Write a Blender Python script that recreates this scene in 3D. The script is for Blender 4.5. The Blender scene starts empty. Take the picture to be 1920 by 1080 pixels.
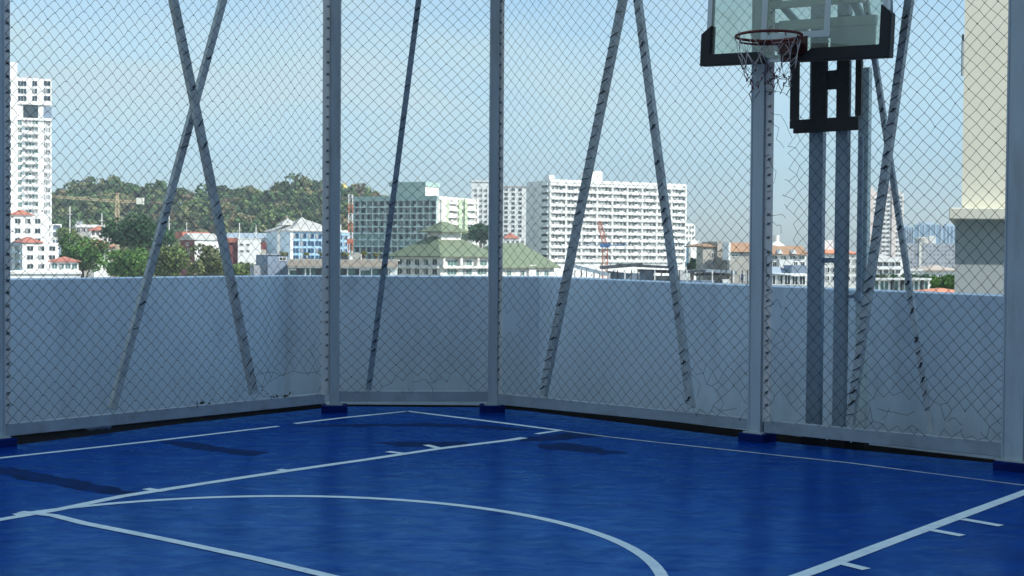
import bpy, math, random
import numpy as np
from mathutils import Vector, Matrix
random.seed(7); RNG = np.random.default_rng(11)
S = bpy.context.scene
C = S.collection
rad = math.radians

# ------------------------------------------------------------------ camera
FPX, PITCH, ROLL, CAMH = 2570.0, -0.0251, 0.0074, 1.4588
F_ = np.array([0, math.cos(PITCH), math.sin(PITCH)]); r0 = np.array([1., 0, 0]); u0 = np.cross(r0, F_)
R_ = math.cos(ROLL) * r0 + math.sin(ROLL) * u0
U_ = -math.sin(ROLL) * r0 + math.cos(ROLL) * u0
EYE = np.array([0, 0, CAMH])
cam = bpy.data.cameras.new('camera'); camo = bpy.data.objects.new('camera', cam); C.objects.link(camo)
cam.sensor_width = 36; cam.lens = 36 * FPX / 1920; cam.clip_start = 0.05; cam.clip_end = 60000
camo.matrix_world = Matrix(((R_[0], U_[0], -F_[0], 0), (R_[1], U_[1], -F_[1], 0), (R_[2], U_[2], -F_[2], CAMH), (0, 0, 0, 1)))
S.camera = camo
def ray(x, y): return F_ + R_ * (x - 960) / FPX - U_ * (y - 540) / FPX
def at(x, y, D):            # point seen at (x, y) of the 1920 px photograph, D metres ahead
    d = ray(x, y); return EYE + d * D / d[1]
def gnd(x, y, z=0.0):
    d = ray(x, y); return EYE + d * (z - CAMH) / d[2]
O2 = np.array([.3809, 11.2888]); AN = -.6923      # court frame: along the baseline, and out from it
UV = np.array([math.cos(AN), math.sin(AN)]); VV = np.array([math.sin(AN), -math.cos(AN)])
def cw(u, v, z): g = O2 + UV * u + VV * v; return (g[0], g[1], z)

# ------------------------------------------------------------------ materials
def N(nt, t, **kw):
    n = nt.nodes.new(t)
    for k, v in kw.items():
        if k in n.inputs: n.inputs[k].default_value = v
        else: setattr(n, k, v)
    return n
def mat(name, col, rough=.7, var=.12, scale=3.0, metal=0.0, spec=.4, bump=0.0, stretch=None, dirt=None, dirt_amt=.3, dirt_scale=1.2):
    m = bpy.data.materials.new(name); m.use_nodes = True; nt = m.node_tree; p = nt.nodes['Principled BSDF']
    p.inputs['Roughness'].default_value = rough; p.inputs['Metallic'].default_value = metal
    p.inputs['Specular IOR Level'].default_value = spec
    tc = N(nt, 'ShaderNodeTexCoord'); vec = tc.outputs['Object']
    if stretch:
        mp = N(nt, 'ShaderNodeMapping', Scale=stretch); nt.links.new(vec, mp.inputs[0]); vec = mp.outputs[0]
    no = N(nt, 'ShaderNodeTexNoise', Scale=scale, Detail=6.0, Roughness=.6); nt.links.new(vec, no.inputs['Vector'])
    rp = N(nt, 'ShaderNodeValToRGB'); e = rp.color_ramp.elements
    e[0].position, e[1].position = .3, .7
    e[0].color = (*[max(0, c * (1 - var)) for c in col], 1); e[1].color = (*[min(1, c * (1 + var)) for c in col], 1)
    nt.links.new(no.outputs['Fac'], rp.inputs[0]); out = rp.outputs[0]
    if dirt:
        n2 = N(nt, 'ShaderNodeTexNoise', Scale=dirt_scale, Detail=8.0, Roughness=.7); nt.links.new(vec, n2.inputs['Vector'])
        r2 = N(nt, 'ShaderNodeValToRGB'); r2.color_ramp.elements[0].position = .5; r2.color_ramp.elements[1].position = .72
        r2.color_ramp.elements[1].color = (dirt_amt, dirt_amt, dirt_amt, 1)
        nt.links.new(n2.outputs['Fac'], r2.inputs[0])
        mx = N(nt, 'ShaderNodeMix', data_type='RGBA'); nt.links.new(r2.outputs[0], mx.inputs[0]); nt.links.new(out, mx.inputs[6])
        mx.inputs[7].default_value = (*dirt, 1); out = mx.outputs[2]
    nt.links.new(out, p.inputs['Base Color'])
    if bump:
        b = N(nt, 'ShaderNodeBump', Strength=bump, Distance=.02); nt.links.new(no.outputs['Fac'], b.inputs['Height']); nt.links.new(b.outputs[0], p.inputs['Normal'])
    return m
M = {}
M['white'] = mat('white_painted_render', (.80, .80, .77), .8, .05, .25, dirt=(.50, .49, .45), dirt_amt=.35, dirt_scale=.12)
M['white2'] = mat('ivory_render', (.72, .71, .66), .8, .06, .3, dirt=(.45, .43, .38), dirt_amt=.35, dirt_scale=.15)
M['beige'] = mat('beige_render', (.40, .385, .34), .85, .07, .3, dirt=(.28, .26, .22), dirt_amt=.4, dirt_scale=.2)
M['pink'] = mat('pale_pink_render', (.68, .58, .52), .8, .06, .1)
M['paleblue'] = mat('pale_blue_render', (.42, .54, .63), .8, .05, .3)
M['blue'] = mat('sky_blue_render', (.34, .52, .66), .7, .06, .3)
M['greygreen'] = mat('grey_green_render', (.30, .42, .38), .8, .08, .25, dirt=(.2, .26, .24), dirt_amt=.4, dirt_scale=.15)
M['palegreen'] = mat('pale_grey_green_concrete', (.52, .62, .57), .8, .07, .3)
M['limegreen'] = mat('lime_green_render', (.45, .56, .37), .8, .06, .25)
M['grey'] = mat('grey_render', (.33, .35, .38), .8, .08, .3)
M['bluegrey'] = mat('blue_grey_render', (.22, .28, .36), .8, .08, .3)
M['darkgrey'] = mat('dark_grey_steel', (.07, .08, .09), .6, .1, .6)
M['brownroof'] = mat('brown_roof_tile', (.33, .20, .12), .8, .15, .8, bump=.3)
M['tanroof'] = mat('tan_fascia', (.42, .36, .30), .8, .08, .5)
M['redroof'] = mat('red_roof_tile', (.40, .15, .105), .75, .22, .5, bump=.3)
M['orangeroof'] = mat('orange_roof_tile', (.60, .24, .14), .75, .15, .8, bump=.3)
M['greyroof'] = mat('pale_grey_roof', (.42, .42, .39), .8, .1, .4)
M['metalroof'] = mat('blue_grey_metal_roof', (.30, .36, .41), .55, .08, .4)
M['maroon'] = mat('maroon_timber', (.17, .055, .05), .8, .15, .5)
M['glass'] = mat('dark_window_glass', (.035, .055, .065), .12, .3, .15, spec=.6)
M['glass_b'] = mat('blue_window_glass', (.015, .06, .13), .15, .3, .2, spec=.6)
M['glass_g'] = mat('green_window_glass', (.10, .19, .18), .12, .3, .2, spec=.6)
M['curtain'] = mat('curtained_window', (.30, .31, .30), .6, .25, .6)
M['glassblue_far'] = mat('blue_curtain_wall', (.13, .27, .37), .25, .15, .02, spec=.6)
M['crane_y'] = mat('crane_yellow_paint', (.56, .45, .28), .6, .1, 1)
M['crane_r'] = mat('crane_red_paint', (.52, .17, .10), .6, .12, 1)
M['mast_w'] = mat('mast_white_paint', (.72, .70, .68), .6, .08, 1)
M['crane_b'] = mat('crane_blue_paint', (.08, .18, .36), .6, .1, 1)
M['gold'] = mat('gilded_paint', (.65, .48, .12), .45, .1, 1)
M['steel'] = mat('galvanised_fence_steel', (.49, .55, .57), .55, .08, 5, metal=.0, spec=.4, stretch=(1, 1, .25), dirt=(.26, .25, .23), dirt_amt=.55, dirt_scale=4)
M['steel_lit'] = mat('weathered_lit_steel', (.80, .76, .70), .6, .08, 6, spec=.35, stretch=(1, 1, .2), dirt=(.34, .30, .25), dirt_amt=.5, dirt_scale=5)  # warm bounced light on the strips put into a lighter beige base
M['rail'] = mat('painted_rail', (.36, .41, .44), .65, .14, 4, dirt=(.20, .19, .17), dirt_amt=.5, dirt_scale=5)
M['brace'] = mat('brace_steel', (.50, .54, .54), .6, .14, 5, metal=.0, dirt=(.20, .19, .17), dirt_amt=.5, dirt_scale=4)
M['wire'] = mat('net_cord', (.018, .027, .036), .8, .15, 20)
M['plinth'] = mat('blue_plinth_paint', (.004, .016, .12), .75, .2, 4, spec=.08)
M['parapet'] = mat('parapet_render', (.73, .83, .93), .85, .06, 1.1, dirt=(.44, .51, .58), dirt_amt=.6, dirt_scale=1.6, bump=.05, stretch=(1.6, 1.6, .45))
M['gutter'] = mat('shade_dark_gutter', (.008, .008, .009), .8, .3, 4, spec=.1)  # shade below the bottom rail put into a near-black gutter colour
M['black'] = mat('black_powder_coat', (.010, .011, .014), .5, .15, 4)
M['pad'] = mat('black_rubber_pad', (.012, .013, .017), .6, .1, 4)
M['alu'] = mat('aluminium_trim', (.50, .53, .55), .4, .06, 4, metal=.4)
M['line'] = mat('white_target_paint', (.62, .68, .66), .6, .06, 5)
M['pole'] = mat('blue_grey_pole_paint', (.30, .37, .43), .5, .1, 4)
M['pale_upright'] = mat('pale_upright_paint', (.72, .82, .78), .6, .08, 4)
M['rim'] = mat('red_rim_paint', (.15, .022, .016), .5, .2, 15)
M['cord_w'] = mat('dirty_white_cord', (.62, .56, .54), .85, .25, 60)
M['cord_r'] = mat('red_black_cord', (.10, .03, .04), .85, .5, 40)
M['bark'] = mat('bark', (.14, .10, .07), .9, .2, 2)
M['litter'] = mat('dry_leaf', (.035, .028, .018), .9, .4, 30)
M['cream'] = mat('cream_render', (.72, .71, .60), .85, .04, .6, dirt=(.55, .52, .40), dirt_amt=.3, dirt_scale=.5)
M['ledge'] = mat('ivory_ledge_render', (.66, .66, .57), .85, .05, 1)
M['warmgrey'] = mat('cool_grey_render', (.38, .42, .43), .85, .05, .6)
M['ground'] = mat('city_ground', (.20, .20, .17), .9, .35, .012, dirt=(.10, .14, .07), dirt_amt=.9, dirt_scale=.006)
M['hill'] = mat('hill_soil', (.13, .13, .075), .95, .3, .05)
# painted court floor: blue acrylic, scuffed, a little glossy
def court_mat():
    m = bpy.data.materials.new('blue_court_paint'); m.use_nodes = True; nt = m.node_tree; p = nt.nodes['Principled BSDF']
    tc = N(nt, 'ShaderNodeTexCoord'); v = tc.outputs['Object']
    mp = N(nt, 'ShaderNodeMapping', Scale=(1.0, 1.7, 1)); mp.inputs['Rotation'].default_value = (0, 0, .3); nt.links.new(v, mp.inputs[0])
    n1 = N(nt, 'ShaderNodeTexNoise', Scale=2.2, Detail=10.0, Roughness=.74); nt.links.new(mp.outputs[0], n1.inputs['Vector'])
    n2 = N(nt, 'ShaderNodeTexNoise', Scale=9.0, Detail=6.0, Roughness=.7); nt.links.new(mp.outputs[0], n2.inputs['Vector'])
    r = N(nt, 'ShaderNodeValToRGB'); e = r.color_ramp.elements
    e[0].position, e[1].position = .28, .78; e[0].color = (.002, .020, .16, 1); e[1].color = (.005, .055, .33, 1)
    nt.links.new(n1.outputs['Fac'], r.inputs[0])
    sc = N(nt, 'ShaderNodeTexVoronoi', Scale=2.2); nt.links.new(v, sc.inputs['Vector'])
    r3 = N(nt, 'ShaderNodeValToRGB'); r3.color_ramp.elements[0].position = .0; r3.color_ramp.elements[0].color = (1, 1, 1, 1); r3.color_ramp.elements[1].position = .035; r3.color_ramp.elements[1].color = (0, 0, 0, 1)
    nt.links.new(sc.outputs['Distance'], r3.inputs[0])
    mx = N(nt, 'ShaderNodeMix', data_type='RGBA'); nt.links.new(r3.outputs[0], mx.inputs[0]); nt.links.new(r.outputs[0], mx.inputs[6]); mx.inputs[7].default_value = (.012, .02, .07, 1)
    nt.nodes.remove(p); df = N(nt, 'ShaderNodeBsdfDiffuse'); nt.links.new(mx.outputs[2], df.inputs[0])
    gl = N(nt, 'ShaderNodeBsdfGlossy', Color=(.26, .62, 1, 1)); fr = N(nt, 'ShaderNodeFresnel', IOR=1.45)
    rr = N(nt, 'ShaderNodeMapRange'); rr.inputs[1].default_value = .3; rr.inputs[2].default_value = .7; rr.inputs[3].default_value = .06; rr.inputs[4].default_value = .22
    nt.links.new(n2.outputs['Fac'], rr.inputs[0]); nt.links.new(rr.outputs[0], gl.inputs['Roughness'])
    b = N(nt, 'ShaderNodeBump', Strength=.08, Distance=.010); nt.links.new(n2.outputs['Fac'], b.inputs['Height'])
    b2 = N(nt, 'ShaderNodeBump', Strength=.03, Distance=.02); nt.links.new(n1.outputs['Fac'], b2.inputs['Height']); nt.links.new(b.outputs[0], b2.inputs['Normal'])
    n4 = N(nt, 'ShaderNodeTexNoise', Scale=38.0, Detail=5.0, Roughness=.75); nt.links.new(mp.outputs[0], n4.inputs['Vector'])
    b3 = N(nt, 'ShaderNodeBump', Strength=.16, Distance=.005); nt.links.new(n4.outputs['Fac'], b3.inputs['Height']); nt.links.new(b2.outputs[0], b3.inputs['Normal'])
    nt.links.new(b3.outputs[0], gl.inputs['Normal'])
    # fine dust and scuffs in the paint
    n5 = N(nt, 'ShaderNodeTexNoise', Scale=55.0, Detail=4.0, Roughness=.8); nt.links.new(v, n5.inputs['Vector'])
    mp2 = N(nt, 'ShaderNodeMapping', Scale=(1.2, 14, 1)); mp2.inputs['Rotation'].default_value = (0, 0, -.5); nt.links.new(v, mp2.inputs[0])
    n6 = N(nt, 'ShaderNodeTexNoise', Scale=1.6, Detail=7.0, Roughness=.72); nt.links.new(mp2.outputs[0], n6.inputs['Vector'])
    r6 = N(nt, 'ShaderNodeValToRGB'); r6.color_ramp.elements[0].position = .56; r6.color_ramp.elements[1].position = .74; r6.color_ramp.elements[1].color = (.5, .5, .5, 1); nt.links.new(n6.outputs['Fac'], r6.inputs[0])
    m5 = N(nt, 'ShaderNodeMath', operation='MULTIPLY'); nt.links.new(n5.outputs['Fac'], m5.inputs[0]); nt.links.new(r6.outputs[0], m5.inputs[1])
    mx5 = N(nt, 'ShaderNodeMix', data_type='RGBA'); nt.links.new(m5.outputs[0], mx5.inputs[0]); nt.links.new(mx.outputs[2], mx5.inputs[6]); mx5.inputs[7].default_value = (.03, .15, .46, 1)
    nt.links.new(mx5.outputs[2], df.inputs[0])
    wr = N(nt, 'ShaderNodeMapRange'); wr.inputs[1].default_value = .3; wr.inputs[2].default_value = .7; wr.inputs[3].default_value = .2; wr.inputs[4].default_value = 1.0
    n7 = N(nt, 'ShaderNodeTexNoise', Scale=4.5, Detail=10.0, Roughness=.78, Distortion=.6); nt.links.new(mp.outputs[0], n7.inputs['Vector']); nt.links.new(n7.outputs['Fac'], wr.inputs[0]); fm = N(nt, 'ShaderNodeMath', operation='MULTIPLY'); nt.links.new(fr.outputs[0], fm.inputs[0]); nt.links.new(wr.outputs[0], fm.inputs[1])
    ms = N(nt, 'ShaderNodeMixShader'); nt.links.new(fm.outputs[0], ms.inputs[0]); nt.links.new(df.outputs[0], ms.inputs[1]); nt.links.new(gl.outputs[0], ms.inputs[2])
    nt.links.new(ms.outputs[0], nt.nodes['Material Output'].inputs[0]); return m
M['court'] = court_mat()
M['mark'] = mat('court_line_paint', (.72, .82, .85), .6, .06, 12, dirt=(.30, .42, .58), dirt_amt=.5, dirt_scale=7)
M['mark_worn'] = mat('worn_line_paint', (.45, .52, .53), .6, .25, 9, dirt=(.05, .10, .28), dirt_amt=.9, dirt_scale=6)
M['patch'] = mat('grey_patch_coat', (.008, .030, .105), .85, .25, 6, spec=.03, dirt=(.005, .04, .21), dirt_amt=.9, dirt_scale=5)
def clear(name, tint, rough=.03):
    m = bpy.data.materials.new(name); m.use_nodes = True; nt = m.node_tree; nt.nodes.remove(nt.nodes['Principled BSDF'])
    t = N(nt, 'ShaderNodeBsdfTransparent', Color=(*tint, 1)); g = N(nt, 'ShaderNodeBsdfGlossy', Roughness=rough)
    d = N(nt, 'ShaderNodeBsdfDiffuse', Color=(.70, .74, .62, 1)); fr = N(nt, 'ShaderNodeFresnel', IOR=1.5)
    a = N(nt, 'ShaderNodeMixShader', Fac=.20); nt.links.new(t.outputs[0], a.inputs[1]); nt.links.new(d.outputs[0], a.inputs[2])
    b = N(nt, 'ShaderNodeMixShader'); nt.links.new(fr.outputs[0], b.inputs[0]); nt.links.new(a.outputs[0], b.inputs[1]); nt.links.new(g.outputs[0], b.inputs[2])
    nt.links.new(b.outputs[0], nt.nodes['Material Output'].inputs[0]); return m
M['board'] = clear('tinted_backboard_glass', (.90, .95, .88))
M['plastic'] = mat('cloudy_bottle_plastic', (.50, .58, .64), .25, .15, 30, spec=.6)
def leaf_mat(name):
    m = bpy.data.materials.new(name); m.use_nodes = True; nt = m.node_tree; p = nt.nodes['Principled BSDF']
    a = N(nt, 'ShaderNodeAttribute', attribute_name='hue'); nt.links.new(a.outputs['Color'], p.inputs['Base Color'])
    p.inputs['Roughness'].default_value = .65; p.inputs['Specular IOR Level'].default_value = .25
    tr = N(nt, 'ShaderNodeBsdfTranslucent'); nt.links.new(a.outputs['Color'], tr.inputs[0])
    mx = N(nt, 'ShaderNodeMixShader', Fac=.22); nt.links.new(p.outputs[0], mx.inputs[1]); nt.links.new(tr.outputs[0], mx.inputs[2])
    nt.links.new(mx.outputs[0], nt.nodes['Material Output'].inputs[0]); return m
M['leaf'] = leaf_mat('leaf_foliage')

# ------------------------------------------------------------------ mesh helpers
def tag(o, label=None, cat=None, group=None, kind=None):
    if label: o['label'] = label
    if cat: o['category'] = cat
    if group: o['group'] = group
    if kind: o['kind'] = kind
    return o
def empty(name, loc, rz=0.0, **kw):
    o = bpy.data.objects.new(name, None); C.objects.link(o); o.location = loc; o.rotation_euler = (0, 0, rz); o.empty_display_size = .2
    return tag(o, **kw)
class MB:
    def __init__(s): s.v = []; s.f = []; s.m = []
    def add(s, vs, fs, mi=0):
        n = len(s.v); s.v += [tuple(map(float, p)) for p in vs]; s.f += [[i + n for i in f] for f in fs]; s.m += [mi] * len(fs)
    def box(s, x0, x1, y0, y1, z0, z1, mi=0):
        s.add([(x0, y0, z0), (x1, y0, z0), (x1, y1, z0), (x0, y1, z0), (x0, y0, z1), (x1, y0, z1), (x1, y1, z1), (x0, y1, z1)],
              [(3, 2, 1, 0), (4, 5, 6, 7), (0, 1, 5, 4), (1, 2, 6, 5), (2, 3, 7, 6), (3, 0, 4, 7)], mi)
    def prism(s, poly, z0, z1, mi=0):    # poly counter-clockwise; z1 may be a list
        n = len(poly); zt = z1 if hasattr(z1, '__len__') else [z1] * n
        s.add([(x, y, z0) for x, y in poly] + [(p[0], p[1], z) for p, z in zip(poly, zt)],
              [tuple(range(n - 1, -1, -1)), tuple(range(n, 2 * n))] + [(i, (i + 1) % n, n + (i + 1) % n, n + i) for i in range(n)], mi)
    def bar(s, p, q, w, h=None, up=(0, 0, 1), mi=0, ends=None):   # rectangular bar, w across, h along 'up'
        p, q = np.array(p, float), np.array(q, float); d = q - p; d /= np.linalg.norm(d); up = np.array(up, float)
        a = np.cross(d, up); 
        if np.linalg.norm(a) < 1e-6: a = np.cross(d, (1, 0, 0))
        a /= np.linalg.norm(a); b = np.cross(a, d); h = w if h is None else h
        vs = [e + a * sx * w / 2 + b * sy * h / 2 for e in (p, q) for sx, sy in ((-1, -1), (1, -1), (1, 1), (-1, 1))]
        s.add(vs, [(0, 1, 2, 3), (7, 6, 5, 4), (0, 4, 5, 1), (1, 5, 6, 2), (2, 6, 7, 3), (3, 7, 4, 0)], mi)
    def tube(s, pts, r, n=8, mi=0, closed=False, caps=True):
        P = [np.array(p, float) for p in pts]; k = len(P); base = len(s.v); rr = r if hasattr(r, '__len__') else [r] * k
        for i in range(k):
            t = P[(i + 1) % k] - P[i - 1] if closed else P[min(i + 1, k - 1)] - P[max(i - 1, 0)]
            t /= np.linalg.norm(t) + 1e-12; a = np.cross(t, (0, 0, 1))
            if np.linalg.norm(a) < 1e-3: a = np.cross(t, (1, 0, 0))
            a /= np.linalg.norm(a); b = np.cross(t, a)
            for j in range(n):
                w = 2 * math.pi * j / n; s.v.append(tuple(P[i] + rr[i] * (math.cos(w) * a + math.sin(w) * b)))
        for i in range(k if closed else k - 1):
            for j in range(n):
                s.f.append([base + i * n + j, base + i * n + (j + 1) % n, base + ((i + 1) % k) * n + (j + 1) % n, base + ((i + 1) % k) * n + j]); s.m.append(mi)
        if caps and not closed:
            s.f.append([base + j for j in range(n)][::-1]); s.m.append(mi); s.f.append([base + (k - 1) * n + j for j in range(n)]); s.m.append(mi)
    def build(s, name, mats, parent=None, smooth=False, origin=None, bevel=0):
        me = bpy.data.meshes.new(name); off = np.zeros(3)
        if origin is not None: off = np.array(origin, float)
        me.from_pydata([tuple(np.array(p) - off) for p in s.v], [], s.f)
        for mm in (mats if isinstance(mats, (list, tuple)) else [mats]): me.materials.append(M[mm])
        me.polygons.foreach_set('material_index', s.m)
        if smooth: me.polygons.foreach_set('use_smooth', [True] * len(s.f))
        me.update(); o = bpy.data.objects.new(name, me); C.objects.link(o)
        if parent is not None: o.parent = parent
        elif origin is not None: o.location = off
        if bevel:
            b = o.modifiers.new('bevel', 'BEVEL'); b.width = bevel; b.segments = 2; b.limit_method = 'ANGLE'
        return o
def quads_mesh(name, verts, mats, hue=None, tri=False):   # numpy (n,4,3) quads in one mesh
    k = verts.shape[1]; n = verts.shape[0]; me = bpy.data.meshes.new(name)
    me.vertices.add(n * k); me.vertices.foreach_set('co', verts.astype(np.float32).ravel())
    me.loops.add(n * k); me.loops.foreach_set('vertex_index', np.arange(n * k, dtype=np.int32))
    me.polygons.add(n); me.polygons.foreach_set('loop_start', np.arange(0, n * k, k, dtype=np.int32)); me.polygons.foreach_set('loop_total', np.full(n, k, np.int32))
    for mm in mats: me.materials.append(M[mm])
    if hue is not None:
        a = me.color_attributes.new('hue', 'FLOAT_COLOR', 'POINT')
        a.data.foreach_set('color', np.repeat(np.c_[hue, np.ones(n)], k, axis=0).astype(np.float32).ravel())
    me.update(calc_edges=True); return me

# ------------------------------------------------------------------ sky and sun
SUN_EL = rad(40); sxy = np.array([.95, -.31]); sxy /= np.linalg.norm(sxy)
SUN = Vector((sxy[0] * math.cos(SUN_EL), sxy[1] * math.cos(SUN_EL), math.sin(SUN_EL)))
sun = bpy.data.lights.new('sun', 'SUN'); sun.energy = 5.0; sun.angle = rad(.53); sun.color = (1, .95, .86)
so = bpy.data.objects.new('sun', sun); C.objects.link(so); so.rotation_euler = SUN.to_track_quat('Z', 'Y').to_euler(); so.location = (0, 0, 80)
w = bpy.data.worlds.new('World'); S.world = w; w.use_nodes = True; nt = w.node_tree; bg = nt.nodes['Background']
sky = N(nt, 'ShaderNodeTexSky'); sky.sky_type = 'NISHITA'; sky.sun_disc = False; sky.sun_elevation = SUN_EL
sky.sun_rotation = math.atan2(SUN.x, SUN.y); sky.air_density = 1.0; sky.dust_density = .6; sky.ozone_density = 2.0
tc = N(nt, 'ShaderNodeTexCoord'); sep = N(nt, 'ShaderNodeSeparateXYZ'); nt.links.new(tc.outputs['Generated'], sep.inputs[0])
hsv = N(nt, 'ShaderNodeMix', data_type='RGBA'); hsv.blend_type = 'MULTIPLY'; hsv.inputs[0].default_value = 1
tint = N(nt, 'ShaderNodeValToRGB'); te = tint.color_ramp.elements       # haze band low, clear blue above
te[0].position = 0.0; te[0].color = (.43, .54, .68, 1); te[1].position = .5; te[1].color = (.62, 1.06, 1.30, 1)
for pos, col in ((.06, (.50, .62, .76)), (.14, (.75, .90, .92)), (.22, (.72, .90, .96))):
    x = te.new(pos); x.color = (*col, 1)
nt.links.new(sep.outputs[2], tint.inputs[0]); nt.links.new(sky.outputs[0], hsv.inputs[6]); nt.links.new(tint.outputs[0], hsv.inputs[7])
mp = N(nt, 'ShaderNodeMapping', Scale=(1.6, 1.0, 7.0)); mp.inputs['Rotation'].default_value = (.12, 0.05, .2); nt.links.new(tc.outputs['Generated'], mp.inputs[0])
cn = N(nt, 'ShaderNodeTexNoise', Scale=2.6, Detail=8.0, Roughness=.55, Distortion=.4); nt.links.new(mp.outputs[0], cn.inputs['Vector'])
cr = N(nt, 'ShaderNodeValToRGB'); cr.color_ramp.elements[0].position = .18; cr.color_ramp.elements[1].position = .58
cr.color_ramp.elements[1].color = (.85, .85, .85, 1); nt.links.new(cn.outputs['Fac'], cr.inputs[0])
cz = N(nt, 'ShaderNodeMapRange'); cz.inputs[1].default_value = .035; cz.inputs[2].default_value = .11; nt.links.new(sep.outputs[2], cz.inputs[0])
mu = N(nt, 'ShaderNodeMath', operation='MULTIPLY'); nt.links.new(cr.outputs[0], mu.inputs[0]); nt.links.new(cz.outputs[0], mu.inputs[1])
cx_ = N(nt, 'ShaderNodeMapRange'); cx_.inputs[1].default_value = -.05; cx_.inputs[2].default_value = .36; cx_.inputs[3].default_value = 1; cx_.inputs[4].default_value = .35; nt.links.new(sep.outputs[0], cx_.inputs[0])
mu2 = N(nt, 'ShaderNodeMath', operation='MULTIPLY'); nt.links.new(mu.outputs[0], mu2.inputs[0]); nt.links.new(cx_.outputs[0], mu2.inputs[1])
cm = N(nt, 'ShaderNodeMix', data_type='RGBA'); nt.links.new(mu2.outputs[0], cm.inputs[0]); nt.links.new(hsv.outputs[2], cm.inputs[6]); cm.inputs[7].default_value = (3.05, 3.95, 4.25, 1)
nt.links.new(cm.outputs[2], bg.inputs[0]); bg.inputs[1].default_value = .15

# ------------------------------------------------------------------ roof court (the setting)
EDGE = [(0, 838), (160, 818), (320, 797), (590, 767), (640, 762), (915, 764), (1000, 772), (1400, 822), (1577, 841), (1860, 868), (1920, 875)]
ep = [gnd(x, y)[:2] for x, y in EDGE]
dl = ep[0] - ep[3]; dl /= np.linalg.norm(dl); dr = ep[-1] - ep[-4]; dr /= np.linalg.norm(dr)
ep = [ep[0] + dl * 7.0] + ep + [ep[-1] + dr * 6.0]
poly = [(-13, -.45), (11.5, -.45)] + [tuple(p) for p in ep[::-1]]
b = MB(); b.prism(poly, -.20, 0); tag(b.build('court_floor', ['court']), kind='structure')
def ribbon(name, pts, width, matn, z=.0016, px=True, jag=0.0):
    P = [np.array((gnd(x, y, z) if px else (x, y, z)))[:2] for x, y in pts]
    Q = []
    for a, c in zip(P[:-1], P[1:]):
        n = max(1, int(np.linalg.norm(c - a) / .25))
        Q += [a + (c - a) * i / n for i in range(n)]
    Q.append(P[-1]); b = MB(); L = []
    for i, q in enumerate(Q):
        t = Q[min(i + 1, len(Q) - 1)] - Q[max(i - 1, 0)]; t /= np.linalg.norm(t); nn = np.array([-t[1], t[0]])
        wj = width / 2
        L.append((q + nn * (wj + random.uniform(-jag, jag)), q - nn * (wj + random.uniform(-jag, jag))))
    vs = [(*p, z) for pr in L for p in pr]
    b.add(vs, [(2 * i, 2 * i + 1, 2 * i + 3, 2 * i + 2) for i in range(len(L) - 1)])
    return tag(b.build(name, [matn]), kind='structure')
def ext(a, c, d):
    return (a[0] + (a[0] - c[0]) * d, a[1] + (a[1] - c[1]) * d)
ribbon('sideline', [(-420, 910), (0, 858.5), (150, 842), (290, 826.5), (522, 799)], .055, 'mark', jag=.002)
ribbon('sideline', [(553, 794), (640, 783.5), (765, 770.8)], .06, 'mark', jag=.003)
ribbon('baseline', [(762, 770.6), (900, 787.5), (1052, 807)], .06, 'mark', jag=.003)
ribbon('baseline', [(1052, 807), (1140, 819), (1240, 830), (1400, 847), (1590, 867.5), (1900, 907), (2050, 925)], .03, 'mark_worn', jag=.006)
ribbon('lane_line', [(1052, 806.5), (1006, 813.5)], .055, 'mark', .0022, jag=.003)
ribbon('lane_line', [(983, 820.5), (955, 825), (878, 834.5), (830, 840), (690, 861), (530, 884), (390, 905), (230, 930), (100, 957), (0, 974), (-200, 1008)], .075, 'mark', .0022, jag=.003)
ribbon('free_throw_line', [(38, 959.5), (100, 966), (160, 981), (320, 1013), (480, 1047), (610, 1078), (760, 1116), (1000, 1182)], .062, 'mark', .0028, jag=.002)
ribbon('lane_line', [(1300, 1152), (1515, 1074), (1640, 1027), (1750, 986), (1910, 927), (2100, 857)], .075, 'mark', .0022, jag=.002)
for a, c in (((307, 921), (273, 916)), ((548, 883.5), (522, 880)), ((764, 851), (727, 846.5)), ((826, 841), (799, 834)),
             ((1745, 993), (1805, 1004)), ((1805, 973), (1877, 985.5)), ((1580, 1056), (1625, 1067))):
    ribbon('lane_hash_mark', [a, c], .06, 'mark', .0028)
ribbon('free_throw_arc', [cw(1.98 + 1.967 * math.cos(t), 4.985 - 1.967 * math.sin(t), 0)[:2] for t in np.linspace(math.pi * .985, .0, 60)], .06, 'mark', .0016, px=False)
def patch(pts, z=.0009):
    P = [gnd(x, y, z)[:2] for x, y in pts]; Q = []
    for a, c in zip(P, P[1:] + P[:1]):
        n = max(2, int(np.linalg.norm(c - a) / .06))
        Q += [a + (c - a) * i / n + RNG.normal(0, .022, 2) * (1, .6) for i in range(n)]
    b = MB(); b.add([(*q, z) for q in Q], [tuple(range(len(Q)))[::-1]])
    tag(b.build('floor_repair_patch', ['patch']), kind='structure')
patch([(288, 825), (345, 827), (420, 838), (506, 849), (470, 854), (400, 847), (330, 836)])
patch([(-60, 870), (0, 874), (60, 884), (150, 902), (255, 921), (235, 929), (150, 918), (60, 903), (0, 888), (-60, 878)])
patch([(540, 799), (660, 795), (800, 793.5), (900, 797), (1000, 806), (960, 807), (880, 801), (760, 798.5), (640, 800)])
patch([(716, 830), (760, 827.5), (800, 829), (880, 828), (862, 838), (800, 838), (740, 837)])
patch([(970, 822), (1050, 812), (1105, 812), (1140, 817), (1080, 822), (1030, 826), (985, 828)])
patch([(1000, 835), (1050, 830), (1090, 833), (1130, 842), (1180, 849), (1125, 852), (1060, 844), (1010, 840)])

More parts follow.
